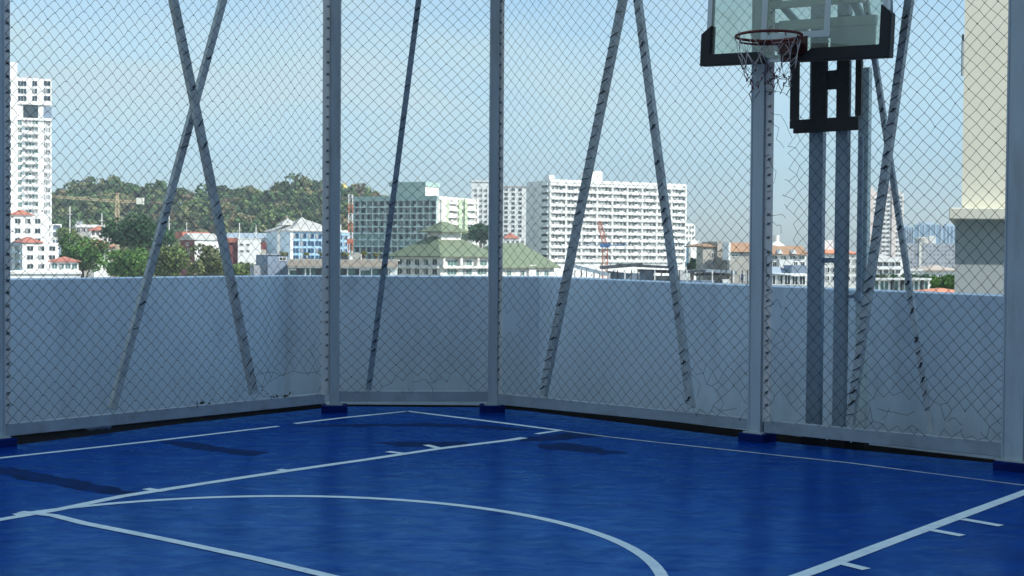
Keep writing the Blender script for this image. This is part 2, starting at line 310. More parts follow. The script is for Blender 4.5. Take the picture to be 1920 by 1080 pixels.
# posts of the fence and the line of the parapet behind it
PB = {k: gnd(x, y, .07)[:2] for k, (x, y) in {'A': (-7, 819), 'B': (614, 757), 'C': (927, 757), 'D': (1424, 810), 'F': (1903, 862)}.items()}
def unit(v): return v / np.linalg.norm(v)
PB['Z'] = PB['A'] + unit(PB['A'] - PB['B']) * 3.0
PB['G'] = PB['F'] + unit(PB['F'] - PB['D']) * 2.6
par = [(8, 525, 12.0), (535, 518, 14.4), (1012, 520, 14.4), (1885, 556, 10.75)]
pp = [at(*q) for q in par]
pp = [pp[0] + (pp[0] - pp[1]) * 1.6 * np.array([1, 1, 0])] + pp + [pp[3] + (pp[3] - pp[2]) * .9 * np.array([1, 1, 0])]
def offset_poly(P, d):
    out = []
    for i, p in enumerate(P):
        t1 = unit(p[:2] - P[i - 1][:2]) if i else None; t2 = unit(P[i + 1][:2] - p[:2]) if i < len(P) - 1 else None
        n1 = np.array([-t1[1], t1[0]]) if t1 is not None else None; n2 = np.array([-t2[1], t2[0]]) if t2 is not None else None
        n = n1 if n2 is None else n2 if n1 is None else (n1 + n2) / (1 + n1 @ n2)
        out.append(p[:2] + n * d)
    return out
outer = offset_poly(pp, .18)
b = MB()
for i in range(len(pp) - 1):
    a, c, a2, c2 = pp[i], pp[i + 1], outer[i], outer[i + 1]
    b.add([(*a[:2], -.45), (*c[:2], -.45), (*c2, -.45), (*a2, -.45), (*a[:2], a[2]), (*c[:2], c[2]), (*c2, c[2] + .01), (*a2, a[2] + .01)],
          [(3, 2, 1, 0), (4, 5, 6, 7), (0, 1, 5, 4), (2, 3, 7, 6)])
tag(b.build('parapet_wall', ['parapet']), 'pale painted parapet wall with cranked plan, standing behind the tall net fence', 'parapet wall')
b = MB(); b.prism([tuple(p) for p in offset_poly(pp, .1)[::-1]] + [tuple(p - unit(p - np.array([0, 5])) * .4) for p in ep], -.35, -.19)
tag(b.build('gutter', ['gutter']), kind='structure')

M['gap_shade'] = mat('gap_shade_strip', (.014, .013, .013), .8, .3, 5)  # near-black strip at the parapet foot, painting the shade under the rail
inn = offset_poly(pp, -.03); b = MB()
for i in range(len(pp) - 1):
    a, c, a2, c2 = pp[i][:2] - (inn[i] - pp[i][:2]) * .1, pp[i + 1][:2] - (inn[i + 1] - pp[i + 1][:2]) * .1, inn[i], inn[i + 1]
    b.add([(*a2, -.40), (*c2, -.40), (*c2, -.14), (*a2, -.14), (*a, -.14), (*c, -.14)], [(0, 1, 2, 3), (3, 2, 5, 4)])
o = b.build('gap_shade_strip', ['gap_shade']); tag(o, kind='structure')
# ------------------------------------------------------------------ tall net fence
fence = empty('net_fence', (*PB['B'], 0), label='tall grey steel fence with torn dark netting and crossed braces round the blue court', cat='fence')
FO = np.array([*PB['B'], 0.0])
TOP = 4.7
names = ['Z', 'A', 'B', 'C', 'D', 'F', 'G']
def part(mb, name, mats, **kw): return mb.build(name, mats, fence, origin=FO, **kw)
def fdir(a, c): return unit(PB[c] - PB[a])
def nrm(d): return np.array([d[1], -d[0]])        # points to the court (camera) side
# post boxes: (direction of the front face, width, offset along), tie strip direction
POST = {'Z': ('Z', 'A', .09), 'A': ('Z', 'A', .09), 'B': ('B', 'C', .088), 'C': ('B', 'C', .088), 'D': ('D', 'F', .115), 'F': ('D', 'F', .15), 'G': ('F', 'G', .115)}
STRIP = {'B': ('A', 'B', -1, .115), 'C': ('C', 'D', 1, .075), 'D': ('D', 'F', 1, .07), 'A': ('A', 'B', 1, .05), 'F': ('F', 'G', 1, .07)}
for k in names:
    a, c, wd = POST[k]; d = fdir(a, c); n = nrm(d); p = PB[k]
    if k == 'B': p = p + d * .065
    if k == 'C': p = p - d * .02
    b = MB(); h = wd / 2
    if k == 'D': p = p - d * .02
    q = [p - d * h + n * .05, p + d * h + n * .05, p + d * h - n * .06, p - d * h - n * .06]
    b.prism([tuple(v) for v in q][::1], .07, TOP)
    for s_ in (-1, 1):     # seam lips down the front face
        cpt = p + d * s_ * (h - .006) + n * .052
        b.bar((*cpt, .075), (*cpt, TOP - .01), .012, .006, up=(*n, 0))
    b.prism([tuple(v) for v in (p - d * (h + .03) + n * .075, p + d * (h + .03) + n * .075, p + d * (h + .03) - n * .09, p - d * (h + .03) - n * .09)], .062, .074)
    po = part(b, 'post', ['steel'])
    if k in STRIP:
        a2, c2, sg, ww = STRIP[k]; d2 = fdir(a2, c2); n2 = nrm(d2); p2 = p + d * (h + .003) * (1 if sg > 0 else -1) + n * .0
        e2 = p2 + d2 * sg * ww
        b = MB(); qq = [p2 + n2 * .03, e2 + n2 * .03, e2 + n2 * .022, p2 + n2 * .022]
        if sg < 0: qq = [qq[1], qq[0], qq[3], qq[2]]
        b.prism([tuple(v) for v in qq], .16, TOP)
        mid = p2 + d2 * sg * ww * .55 + n2 * .03
        z = .3
        while z < TOP:       # twisted wire ties
            jt = random.uniform(-.012, .012)
            b.bar((*(mid + d2 * -.016 + n2 * .003), z + jt - .008), (*(mid + d2 * .016 + n2 * .004), z + jt + .010), .0048, .004, up=(*n2, 0), mi=1)
            b.bar((*(mid + d2 * -.008 + n2 * .006), z + jt + .010), (*(mid + d2 * .010 + n2 * .006), z + jt - .010), .004, .004, up=(*n2, 0), mi=1)
            z += .102 + random.uniform(-.01, .01)
        st = b.build('tie_strip', ['steel_lit', 'wire'], po, origin=FO)
    b = MB(); s1, s2 = .115, .105
    b.prism([tuple(p + d * x + n * y) for x, y in ((-s1, s2), (s1, s2), (s1, -s2), (-s1, -s2))], -.19, .062)
    part(b, 'plinth', ['plinth'], bevel=.012)
# rails
RAILPX = {('Z', 'A'): None, ('A', 'B'): ((8, 795, 818), (597, 738, 757)), ('B', 'C'): ((628, 733, 752), (915, 733, 752)),
          ('C', 'D'): ((945, 738, 759), (1408, 784, 804)), ('D', 'F'): ((1440, 788, 811), (1882, 829, 856)), ('F', 'G'): None}
def hit(x, y, a, c):
    d = ray(x, y); e = PB[c] - PB[a]; m = np.array([-e[1], e[0]]); t = (PB[a] @ m) / (d[:2] @ m); return EYE + d * t
PANEL = []
for a, c in zip(names[:-1], names[1:]):
    d = fdir(a, c); n = nrm(d); L = np.linalg.norm(PB[c] - PB[a]); px = RAILPX[(a, c)]
    if px:
        (x0, t0, b0), (x1, t1, b1) = px
        z0, z1 = hit(x0, t0, a, c)[2], hit(x1, t1, a, c)[2]; y0, y1 = hit(x0, b0, a, c)[2], hit(x1, b1, a, c)[2]
    else: z0 = z1 = .14; y0 = y1 = .05
    P0, P1 = PB[a] + d * .06, PB[c] - d * .06
    b = MB(); hz = [(*(P + n * s_), z) for s_ in (.03, -.03) for P, z in ((P0, y0), (P1, y1), (P1, z1), (P0, z0))]
    b.add(hz, [(0, 1, 2, 3), (7, 6, 5, 4), (3, 2, 6, 7), (1, 0, 4, 5), (0, 3, 7, 4), (2, 1, 5, 6)])
    part(b, 'bottom_rail', ['rail'], bevel=.004)
    b = MB(); b.bar((*P0, TOP - .05), (*P1, TOP - .05), .05, .08); part(b, 'top_rail', ['steel'])
    PANEL.append((a, c, d, n, L, (z0 + z1) / 2, z0, z1))
def brace(a, c, p, q, wpx, depth, up=None, m='brace', stroke_p=.8):   # p, q photo pixels; depth behind the net plane
    d = fdir(a, c); n = nrm(d)
    def onp(x, y):
        r = ray(x, y); m_ = np.array([-d[1], d[0]]); P0 = PB[a] - n * depth; t = (P0 @ m_) / (r[:2] @ m_); return EYE + r * t
    A_, B_ = onp(*p), onp(*q); t = (TOP - .1 - A_[2]) / (A_[2] - B_[2]); T = A_ + (A_ - B_) * t
    wd = wpx * np.linalg.norm(A_[:2]) / FPX * .95
    b = MB(); b.bar(B_, T, wd, wd * .8, up=(*n, 0))
    dv = unit(T - B_); sd = unit(np.cross(dv, (*n, 0))); Lb_ = np.linalg.norm(T - B_); q = .08; nv = np.array([*n, 0]) * (wd * .4 + .003)
    while q < Lb_ - .1:      # added dark bars painting the crossing net cord and its shadow
        c0 = B_ + dv * q + nv; sl = random.uniform(.012, .04) * (1 if sd[0] * dv[2] > 0 else -1)
        if random.random() > stroke_p: q += .1; continue
        b.bar(c0 - sd * wd * .52 - dv * sl * .7, c0 + sd * wd * .52 + dv * sl * .7, random.uniform(.004, .0068), .005, up=(*n, 0), mi=1)
        if random.random() < .3: b.bar(c0 - sd * wd * .1 - dv * .012, c0 + sd * wd * .2 + dv * .02, .010, .006, up=(*n, 0), mi=1)
        q += .1 * random.uniform(.85, 1.15)
    part(b, 'brace', [m, 'wire'])
brace('A', 'B', (325, 0), (476, 738), 15, .06, stroke_p=.45); brace('A', 'B', (418, 0), (210, 768), 13, .14, stroke_p=.2)
brace('B', 'C', (785, 0), (691, 731), 11, .06, m='pole', stroke_p=.35)
brace('C', 'D', (1168, 0), (1018, 742), 15, .06); brace('C', 'D', (1196, 0), (1296, 766), 14, .07)
brace('D', 'F', (1705, 0), (1594, 796), 15, .06); brace('D', 'F', (1640, 110), (1747, 812), 10, .13, stroke_p=.6)
# netting, knotted cord cells ~0.1 m
def fnoise(s, z, seed, sc):
    r = np.random.default_rng(seed); o = np.zeros_like(s)
    for k in range(5):
        a, bb, ph = r.normal(0, sc, 3); o += np.sin(a * s + bb * z + ph * 6) / 5
    return o
def net(a, c, d, n, L, z0, z1, sag, cell, holes, squeeze, seed, tears=()):
    rows = int((TOP - .1 - .1) / (cell / 2)); cols = int(round((L - .12) / cell)); cx = (L - .12) / cols
    zr = lambda s: z0 + (z1 - z0) * s / L
    rg = np.random.default_rng(seed)
    node = {}
    SS = []; idx = []
    for j in range(rows + 1):
        for i in range(cols + 1):
            s = i * cx + (cx / 2 if j % 2 else 0)
            if s > cols * cx + 1e-6: continue
            idx.append((i, j)); SS.append((s + .06, j * cell / 2))
    A = np.array(SS); s, z = A[:, 0], A[:, 1]
    edge = np.clip(np.minimum(s - .06, L - .06 - s) / .25, 0, 1); low = np.clip(z / .35, .15, 1)
    ds = fnoise(s, z, seed, 2.4) * .022 * edge + rg.normal(0, .0035, len(s)) * edge
    dz = fnoise(s, z, seed + 50, 2.2) * .02 * low + rg.normal(0, .003, len(s)) - fnoise(s, z * 0, seed + 9, 3) * .012
    for (sc, zc, rs, rz, amp) in squeeze:        # net gathered towards a line
        g = np.exp(-((s - sc) / rs) ** 2 - ((z - zc) / rz) ** 2); ds += amp * g * np.tanh((s - sc) / .12)
    dead = np.zeros(len(s), bool)
    for (sc, zc, rs, rz) in holes:
        q = ((s - sc) / rs) ** 2 + ((z - zc) / rz) ** 2; dead |= q < 1
        near = (q >= 1) & (q < 2.6); ds[near] += rg.normal(0, .013, near.sum()); dz[near] += rg.normal(0, .014, near.sum()) - .008
    dy = fnoise(s, z, seed + 77, 1.6) * .015 * edge
    pos = [np.array([*(PB[a] + d * (s_ + e) + n * (.036 + y_)), z_ + zr(s_) + f]) for s_, z_, e, f, y_ in zip(s, z, ds, dz, dy)]
    lut = {ij: k for k, ij in enumerate(idx)}
    segs = []
    for (i, j), k in lut.items():
        if dead[k]: continue
        for di in ((0, 1), (-1, 1)) if j % 2 == 0 else ((0, 1), (1, 1)):
            k2 = lut.get((i + di[0], j + di[1]))
            if k2 is None: continue
            if dead[k2]:
                if rg.random() < .2:      # a broken end left dangling
                    e = pos[k] + (pos[k2] - pos[k]) * rg.uniform(.3, .9) + np.array([0, 0, -rg.uniform(0, .03)])
                    segs.append((pos[k], (pos[k] + e) / 2 + np.array([d[0], d[1], 0]) * rg.normal(0, .012), e))
                continue
            m = (pos[k] + pos[k2]) / 2 + np.array([0, 0, sag]) + np.array([d[0], d[1], 0]) * sag * .55 * (1 if (pos[k2] - pos[k])[:2] @ d < 0 else -1) * -1
            segs.append((pos[k], m, pos[k2]))
    for pts in tears:     # loose broken strands, in photo pixels
        Q = [hit(x, y, a, c) + np.array([n[0], n[1], 0]) * .036 for x, y in pts]
        for q0, q1 in zip(Q[:-1], Q[1:]):
            segs.append((q0, (q0 + q1) / 2 + np.array([0, 0, rg.normal(0, .006)]), q1))
    G = np.array(segs); r = .0016
    nn = np.array([n[0], n[1], 0]); up = np.array([0, 0, 1.0]); dd = np.array([d[0], d[1], 0])
    out = []
    for q in range(2):
        p0, p1 = G[:, q], G[:, q + 1]; t = p1 - p0; t /= np.linalg.norm(t, axis=1)[:, None] + 1e-9
        side = np.cross(t, nn); side /= np.linalg.norm(side, axis=1)[:, None] + 1e-9
        offs = [side * r, nn * r, -side * r, -nn * r]
        for x in range(4):
            o0, o1 = offs[x], offs[(x + 1) % 4]; out.append(np.stack([p0 + o0, p0 + o1, p1 + o1, p1 + o0], 1))
    Vt = np.concatenate(out)
    live = [k for k in range(len(pos)) if not dead[k]]
    Kp = np.array([pos[k] for k in live]); kr = np.where(rg.random(len(live)) < .06, .0065, .0034)[:, None]   # knots
    o6 = [dd, up, -dd, -up]
    for x in range(4):
        for sg in (1, -1):
            Vt = np.concatenate([Vt, np.stack([Kp + o6[x] * kr, Kp + o6[(x + 1) % 4] * kr, Kp + nn * kr * sg, Kp + nn * kr * sg], 1)])
    me = quads_mesh('netting', Vt - FO, ['wire']); o = bpy.data.objects.new('netting', me); C.objects.link(o); o.parent = fence
    return o
def sz(x, y, a, c): q = hit(x, y, a, c); return float((q[:2] - PB[a]) @ fdir(a, c)), float(q[2])
for k, (a, c, d, n, L, zm, z0, z1) in enumerate(PANEL):
    holes, sq, tears, sag = [], [], [], .003
    if (a, c) == ('A', 'B'):
        sag = .019; s1, zz = sz(548, 722, a, c); holes = [(s1, zz - zm - .02, .26, .13)]
        s2, zz = sz(500, 610, a, c); sq = [(s2, zz - zm, .3, .45, -.05)]
        tears = [[(478, 702), (500, 697), (520, 704), (545, 695), (575, 699), (596, 694)], [(498, 716), (520, 704)], [(590, 640), (577, 655), (590, 690)]]
    if (a, c) == ('Z', 'A'): sag = .018
    if (a, c) == ('B', 'C'):
        for x, y, rs, rz in ((790, 722, .17, .06), (850, 722, .13, .055), (735, 724, .07, .05)):
            s1, zz = sz(x, y, a, c); holes.append((s1, zz - zm, rs, rz))
        tears = [[(800, 712), (808, 722), (812, 735)], [(772, 716), (795, 710), (812, 718), (828, 708)]]
    if (a, c) == ('C', 'D'):
        s2, zz = sz(1040, 620, a, c); sq = [(s2, zz - zm, .28, .6, -.055)]
        for x, y, rs, rz in ((957, 606, .09, .09), (1320, 735, .14, .12), (1385, 760, .09, .06)):
            s1, zz = sz(x, y, a, c); holes.append((s1, zz - zm, rs, rz))
        tears = [[(1300, 700), (1318, 720), (1312, 745)], [(1345, 730), (1362, 755), (1352, 770), (1385, 765)]]
    if (a, c) == ('D', 'F'):
        for x, y, rs, rz in ((1466, 210, .12, .22), (1462, 330, .09, .35), (1468, 430, .09, .2), (1460, 560, .05, .25), (1474, 770, .11, .07), (1690, 770, .22, .07), (1810, 795, .16, .05), (1745, 792, .1, .06)):
            s1, zz = sz(x, y, a, c); holes.append((s1, zz - zm, rs, rz))
        tears = [[(1450, 212), (1468, 216), (1478, 232), (1490, 260)], [(1448, 168), (1475, 175), (1490, 188), (1500, 210)], [(1450, 228), (1465, 240), (1460, 262), (1475, 278)],
                 [(1446, 405), (1470, 402), (1478, 410)], [(1452, 415), (1462, 424), (1469, 423), (1469, 438)], [(1446, 300), (1460, 322), (1455, 345)], [(1448, 575), (1462, 560), (1470, 578)],
                 [(1650, 765), (1680, 772), (1705, 778), (1720, 770)], [(1780, 790), (1795, 783), (1808, 797)], [(1660, 785), (1672, 765)]]
    net(a, c, d, n, L, z0, z1, sag, .1 if (a, c) != ('D', 'F') else .098, holes, sq, 31 + k, tears)

# ------------------------------------------------------------------ basketball hoop
HB = (1.87, -1.12)
hoop = empty('basketball_hoop', cw(*HB, -.19), AN, label='basketball hoop with glass backboard, red rim, torn cord net and twin steel poles', cat='basketball hoop')
HM = np.array(cw(*HB, -.19)); 
def L_(u, v, z): return (u - HB[0], -(v - HB[1]), z + .19)     # court frame -> hoop's local frame (x along baseline, y away from the court)
def hbox(b, u0_, u1_, v0, v1, z0, z1, mi=0):
    b.box(u0_ - HB[0], u1_ - HB[0], -(v1 - HB[1]), -(v0 - HB[1]), z0 + .19, z1 + .19, mi)
for u0_, u1_ in ((1.685, 1.808), (1.918, 2.02)):
    b = MB(); hbox(b, u0_, u1_, -1.165, -1.10, -.19, 4.1); b.build('pole', ['pole'], hoop, bevel=.006)
    b = MB(); hbox(b, u0_ - .02, u1_ + .02, -1.185, -1.08, -.19, .06); b.build('shade_sleeve', ['black'], hoop)  # added black sleeve, painting the gap's shade over the pole foot
b = MB(); hbox(b, 2.06, 2.15, -1.26, -1.20, .06, 2.95); b.build('rear_upright', ['pale_upright'], hoop, bevel=.006)
b = MB(); hbox(b, 2.05, 2.16, -1.27, -1.19, -.19, .058); b.build('shade_sleeve', ['black'], hoop)
b = MB(); hbox(b, 1.811, 1.915, -1.15, -1.13, 1.405, 1.445); b.build('pole_tie', ['pole'], hoop)
b = MB(); b.tube([L_(2.11, -1.16, 2.4), L_(2.11, -1.16, 1.16)], .022, 10); hbox(b, 2.085, 2.14, -1.2, -1.12, 1.10, 1.17); hbox(b, 2.02, 2.085, -1.18, -1.15, 1.125, 1.15)
b.build('height_crank_rod', ['pole'], hoop)
# black lift frame below the board
b = MB()
V0, V1 = -1.025, -.995
hbox(b, 1.568, 1.638, V0, V1, 2.55, 3.35); hbox(b, 2.132, 2.182, V0, V1, 2.55, 3.35)
hbox(b, 1.568, 1.60, V0, V1, 2.48, 2.547); hbox(b, 1.60, 2.16, V0, V1, 2.44, 2.547)
b.build('lift_frame', ['black'], hoop)
b = MB(); hbox(b, 1.735, 1.868, -1.06, -1.035, 2.50, 3.35); hbox(b, 1.955, 2.062, -1.06, -1.035, 2.50, 3.35); hbox(b, 1.869, 1.954, -1.055, -1.04, 2.775, 2.925)
b.build('slide_carriage', ['black'], hoop)
for uu in (1.61, 2.155):          # parallel arms that reach through the net to the board
    for za, zb_ in ((3.05, 3.15), (3.72, 3.62)):
        b = MB(); b.bar(L_(uu, -1.0, za), L_(uu, -.40, zb_), .05, .06); b.build('support_arm', ['pole'], hoop, bevel=.004)
b = MB(); b.bar(L_(1.5, -.9, 3.30), L_(1.62, -.42, 2.98), .05, .05); b.build('strut', ['black'], hoop)
b = MB(); b.bar(L_(1.69, -.47, 3.46), L_(1.98, -.47, 3.14), .045, .05, up=(0, 1, 0)); b.build('strut', ['pole'], hoop)
b = MB(); b.bar(L_(2.28, -.47, 3.52), L_(2.43, -.47, 3.2), .05, .05, up=(0, 1, 0)); b.bar(L_(2.60, -.47, 3.9), L_(2.655, -.47, 3.0), .04, .05, up=(0, 1, 0)); b.build('strut', ['pole'], hoop)
# backboard assembly, sagging a little to one side
TILT = rad(-2.35); bu, bz = 1.955, 2.912
bb = bpy.data.objects.new('backboard_frame', None); 
ctl = np.array(L_(bu, -.3, bz))
def tl(b_):       # rotate the built verts about the board's bottom centre
    c_, s_ = math.cos(TILT), math.sin(TILT); o = []
    for x, y, z in b_.v:
        dx, dz = x - ctl[0], z - ctl[2]; o.append((ctl[0] + dx * c_ - dz * s_, y, ctl[2] + dx * s_ + dz * c_))
    b_.v = o; return b_
def pbox(b, du0, du1, v0, v1, dz0, dz1, mi=0): hbox(b, bu + du0, bu + du1, v0, v1, bz + dz0, bz + dz1, mi)
HW, BHT = .745, 1.06
b = MB(); pbox(b, -HW + .03, HW - .03, -.306, -.294, .03, BHT - .03); glass = tl(b).build('backboard_glass', ['board'], hoop)
b = MB()
for sg in (-1, 1):
    x0, x1 = sorted((sg * (HW - .04), sg * HW)); pbox(b, x0, x1, -.33, -.285, .0, BHT)
pbox(b, -HW + .04, HW - .04, -.33, -.285, BHT - .04, BHT); pbox(b, -HW + .04, HW - .04, -.33, -.309, .0, .05)
pbox(b, -.26, .50, -.45, -.40, .42, .47)
pbox(b, -.18, .60, -.44, -.40, .25, .32); pbox(b, .25, .60, -.43, -.41, .06, .247)
tl(b).build('board_frame', ['alu', 'pole'], hoop)
b = MB()     # bottom pads: L-shaped with chamfered tops, cut away under the rim
def pad(b, pts, v0, v1):
    n_ = len(pts); fr = [L_(bu + x, v1, bz + z) for x, z in pts]; bk = [L_(bu + x, v0, bz + z) for x, z in pts]
    b.add(fr + bk, [tuple(range(n_))[::-1], tuple(range(n_, 2 * n_))] + [(i, (i + 1) % n_, n_ + (i + 1) % n_, n_ + i) for i in range(n_)])
pad(b, [(-HW - .04, -.01), (-.22, -.01), (-.22, .03), (-.28, .078), (-HW + .05, .078), (-HW + .05, .30), (-HW - .04, .235)], -.34, -.265)
pad(b, [(HW + .04, -.01), (HW + .04, .30), (HW - .045, .37), (HW - .045, .085), (.17, .085), (.09, .03), (.03, .03), (.03, -.01)], -.34, -.265)
tl(b).build('edge_pad', ['pad'], hoop, bevel=.006)
b = MB(); t0, t1, lw = .165, .60, .048        # painted target
for x0, x1, z0, z1 in ((-.27, .30, t0, t0 + lw), (-.27, .30, t1, t1 + lw), (-.27, -.27 + lw, t0 + lw, t1), (.30 - lw, .30, t0 + lw, t1)):
    pbox(b, x0, x1, -.2935, -.2925, z0, z1)
tl(b).build('target_square', ['line'], hoop)
RC, RZ = (1.98, .10), 3.045
rimc = lambda t, r=.235, z=RZ: L_(RC[0] + r * math.cos(t), RC[1] + r * math.sin(t), z)
b = MB(); b.tube([rimc(t) for t in np.linspace(0, 2 * math.pi, 65)[:-1]], .0105, 8, closed=True)
b.tube([rimc(t, .232, RZ - .026) for t in np.linspace(math.pi * 1.0, math.pi * 2.0, 30)], .008, 8)
for t in np.linspace(0, 2 * math.pi, 13)[:-1]:
    b.tube([rimc(t, .235, RZ - .01), rimc(t + .02, .24, RZ - .03), rimc(t + .05, .238, RZ - .012)], .003, 5)
b.build('rim', ['rim'], hoop, smooth=True)
b = MB()
pts = [(-.075, -.29), (.075, -.29), (.075, -.19), (.05, -.13), (-.05, -.13), (-.075, -.19)]
b.prism([(RC[0] + x - HB[0], -(v - HB[1])) for x, v in pts][::-1], RZ - .10 + .19, RZ - .012 + .19)
hbox(b, RC[0] - .11, RC[0] + .11, -.292, -.28, RZ - .14, RZ + .04)
b.bar(L_(RC[0] - .05, -.28, RZ - .02), L_(RC[0] - .15, -.03, RZ - .014), .03, .02); b.bar(L_(RC[0] + .05, -.28, RZ - .02), L_(RC[0] + .15, -.03, RZ - .014), .03, .02)
M['bracket'] = mat('dark_red_bracket_paint', (.06, .014, .012), .5, .2, 15)
b.build('rim_bracket', ['bracket'], hoop, bevel=.006)
b = MB(); rg = np.random.default_rng(5)
rr = [.232, .215, .185, .165, .15, .145]; zz = [RZ - .02, RZ - .12, RZ - .22, RZ - .29, RZ - .34, RZ - .38]
pts = {}
for j in range(6):
    for i in range(12):
        t = 2 * math.pi * (i + .5 * (j % 2)) / 12; jit = .004 + .012 * (j / 5)
        pts[i, j] = np.array(rimc(t + rg.normal(0, .05 * j / 3), rr[j] + rg.normal(0, jit), zz[j] + rg.normal(0, jit * 1.5)))
for i in range(12):
    for j in range(5):
        for q in ((0, 0) if j % 2 == 0 else (0, 1)), ((-1) if j % 2 == 0 else 0,):
            pass
        for k2 in ((i, j + 1), ((i - 1) % 12, j + 1)) if j % 2 == 0 else ((i, j + 1), ((i + 1) % 12, j + 1)):
            if rg.random() < (.42 if j >= 3 else (0, .06, .15)[j]): continue
            p0, p1 = pts[i, j], pts[k2]; m = (p0 + p1) / 2 + rg.normal(0, .008, 3)
            b.tube([p0, m, p1],   .0023 if j < 3 else .0028, 5, mi=0 if j < 2 else (1 if rg.random() < .4 else 0))
    if i % 2: b.tube([pts[i, 5], pts[i, 5] + rg.normal(0, .02, 3) - np.array([0, 0, .03])], .003, 5, mi=1)
    for j in (2, 3, 4):
        c_ = pts[i, j]; b.tube([c_ + rg.normal(0, .006, 3) + np.array([0, 0, .012]), c_, c_ - np.array([0, 0, .012])], .005, 5, mi=1)
b.build('cord_net', ['cord_w', 'cord_r'], hoop, smooth=True)

by = lambda nm: [o for o in hoop.children if o.name.split('.')[0] == nm]
for o in by('cord_net'): o.parent = by('rim')[0]
for o in by('target_square'): o.parent = by('backboard_glass')[0]
for k, o in enumerate(by('shade_sleeve')): o.parent = (by('pole') + by('rear_upright'))[k]
# ------------------------------------------------------------------ small things on the court
p0 = gnd(150, 809); p1 = gnd(209, 806); dbt = unit(p1 - p0); Lb = np.linalg.norm(p1 - p0)
bt = empty('plastic_bottle', tuple(p0), math.atan2(dbt[1], dbt[0]), label='crumpled clear plastic bottle lying on its side under the bottom rail of the fence', cat='bottle')
prof = [(0, .018), (.02, .018), (.03, .022), (.07, .040), (.10, .044), (.13, .041), (.16, .044), (.2, .042), (.24, .044), (Lb - .01, .042), (Lb, .034)]
b = MB(); b.tube([(x, .006 * math.sin(x * 40), .044 + .003 * math.sin(x * 60)) for x, r in prof], [r for x, r in prof], 14); b.build('body', ['plastic'], bt, smooth=True)
b = MB(); b.tube([(-.025, 0, .044), (-.001, 0, .044)], .020, 12); b.build('cap', ['cord_w'], bt, smooth=True)
b = MB(); rg = np.random.default_rng(3)
for k in range(22):
    x = rg.choice([508, 512, 530, 536, 382]) + rg.normal(0, 5); q = hit(x, 741 if x > 450 else 752, 'A', 'B'); z = np.interp(np.linalg.norm(q[:2] - PB['A']), [0, 3.1], [PANEL[1][6], PANEL[1][7]])
    c_ = np.array([q[0], q[1], z + .004 + abs(rg.normal(0, .012))]) + np.array([*(nrm(fdir('A', 'B')) * rg.uniform(-.02, .02)), 0]); a1 = rg.normal(0, .010, 3); a2 = rg.normal(0, .010, 3)
    b.add([c_ - a1, c_ + a2, c_ + a1, c_ - a2], [(0, 1, 2, 3)])
o = b.build('leaf_litter', ['litter']); tag(o, 'dark dry leaf litter caught on the bottom rail of the fence', 'leaf litter', kind='stuff')

# ------------------------------------------------------------------ city ground, hill and trees
GZ = -28.0
b = MB(); gx = [-30000, -3000, 3000, 30000]; gy = [-3000, -60, 4000, 40000]
b.add([(x, y, GZ) for y in gy for x in gx], [(j * 4 + i, j * 4 + i + 1, j * 4 + i + 5, j * 4 + i + 4) for j in range(3) for i in range(3)])
tag(b.build('ground', ['ground']), kind='structure')
RIDGE = [(-400, 362), (-60, 352), (97, 358), (160, 345), (215, 345), (250, 356), (300, 350), (370, 358), (440, 350), (490, 356), (530, 352), (580, 341), (650, 346), (700, 360), (760, 372), (830, 392), (900, 420), (1000, 452), (1150, 480)]
rx = np.array([at(x, y, 1000)[0] / 1000 for x, y in RIDGE]); rz = np.array([at(x, y, 1000)[2] for x, y in RIDGE])
def hill_z(x, y):
    t = x / y; top = np.interp(t, rx, rz) - 9.5
    f = np.clip((y - 560) / 430, 0, 1); f = f ** 1.15
    back = np.clip((y - 1020) / 500, 0, 1)
    return GZ - .5 + (np.maximum(top, GZ) - GZ) * f * (1 - .6 * back) + 1.5 * np.sin(x * .05) * np.sin(y * .043) * f
xs = np.linspace(-.60, .08, 90); ys = np.linspace(545, 1500, 60)
b = MB(); b.add([(t * y, y, float(hill_z(t * y, y))) for y in ys for t in xs], [(j * 90 + i, j * 90 + i + 1, j * 90 + 91 + i, j * 90 + 90 + i) for j in range(59) for i in range(89)])
tag(b.build('hill', ['hill'], smooth=True), kind='structure')
def crown_quads(c, r, n, size, rg, lobes=7, base=(.07, .10, .03), spread=.42):
    c = np.array(c); r = np.array(r); lc = rg.normal(0, .42, (lobes, 3)); lc[:, 2] = np.abs(lc[:, 2]) * 1.1 - .25; lc = np.clip(lc, -.7, .7)
    lr = rg.uniform(.35, .6, lobes); k = rg.integers(0, lobes, n)
    v = rg.normal(0, 1, (n, 3)); v /= np.linalg.norm(v, axis=1)[:, None]; v[:, 2] = np.where(v[:, 2] < -.4, -v[:, 2], v[:, 2])
    p = lc[k] + v * (lr[k] * rg.uniform(.72, 1.08, n))[:, None]; P = c + p * r
    nn = v + rg.normal(0, .55, (n, 3)); nn /= np.linalg.norm(nn, axis=1)[:, None]
    a = np.cross(nn, rg.normal(0, 1, (n, 3))); a /= np.linalg.norm(a, axis=1)[:, None]; bq = np.cross(nn, a)
    sz_ = (size * rg.uniform(.55, 1.3, n))[:, None]
    Q = np.stack([P - a * sz_, P - bq * sz_ * .7, P + a * sz_, P + bq * sz_ * .7], 1)
    lobe_h = rg.uniform(1 - spread, 1 + spread, (lobes, 1)); hue = np.array(base) * lobe_h[k] * rg.uniform(.75, 1.25, (n, 1)) * (1 + rg.normal(0, .06, (n, 3)))
    return Q, np.clip(hue, .004, 1)
rg = np.random.default_rng(21); QS, HS = [], []
GREENS = [(.075, .14, .045), (.105, .155, .048), (.145, .165, .065), (.20, .18, .085), (.055, .115, .045), (.17, .14, .08)]
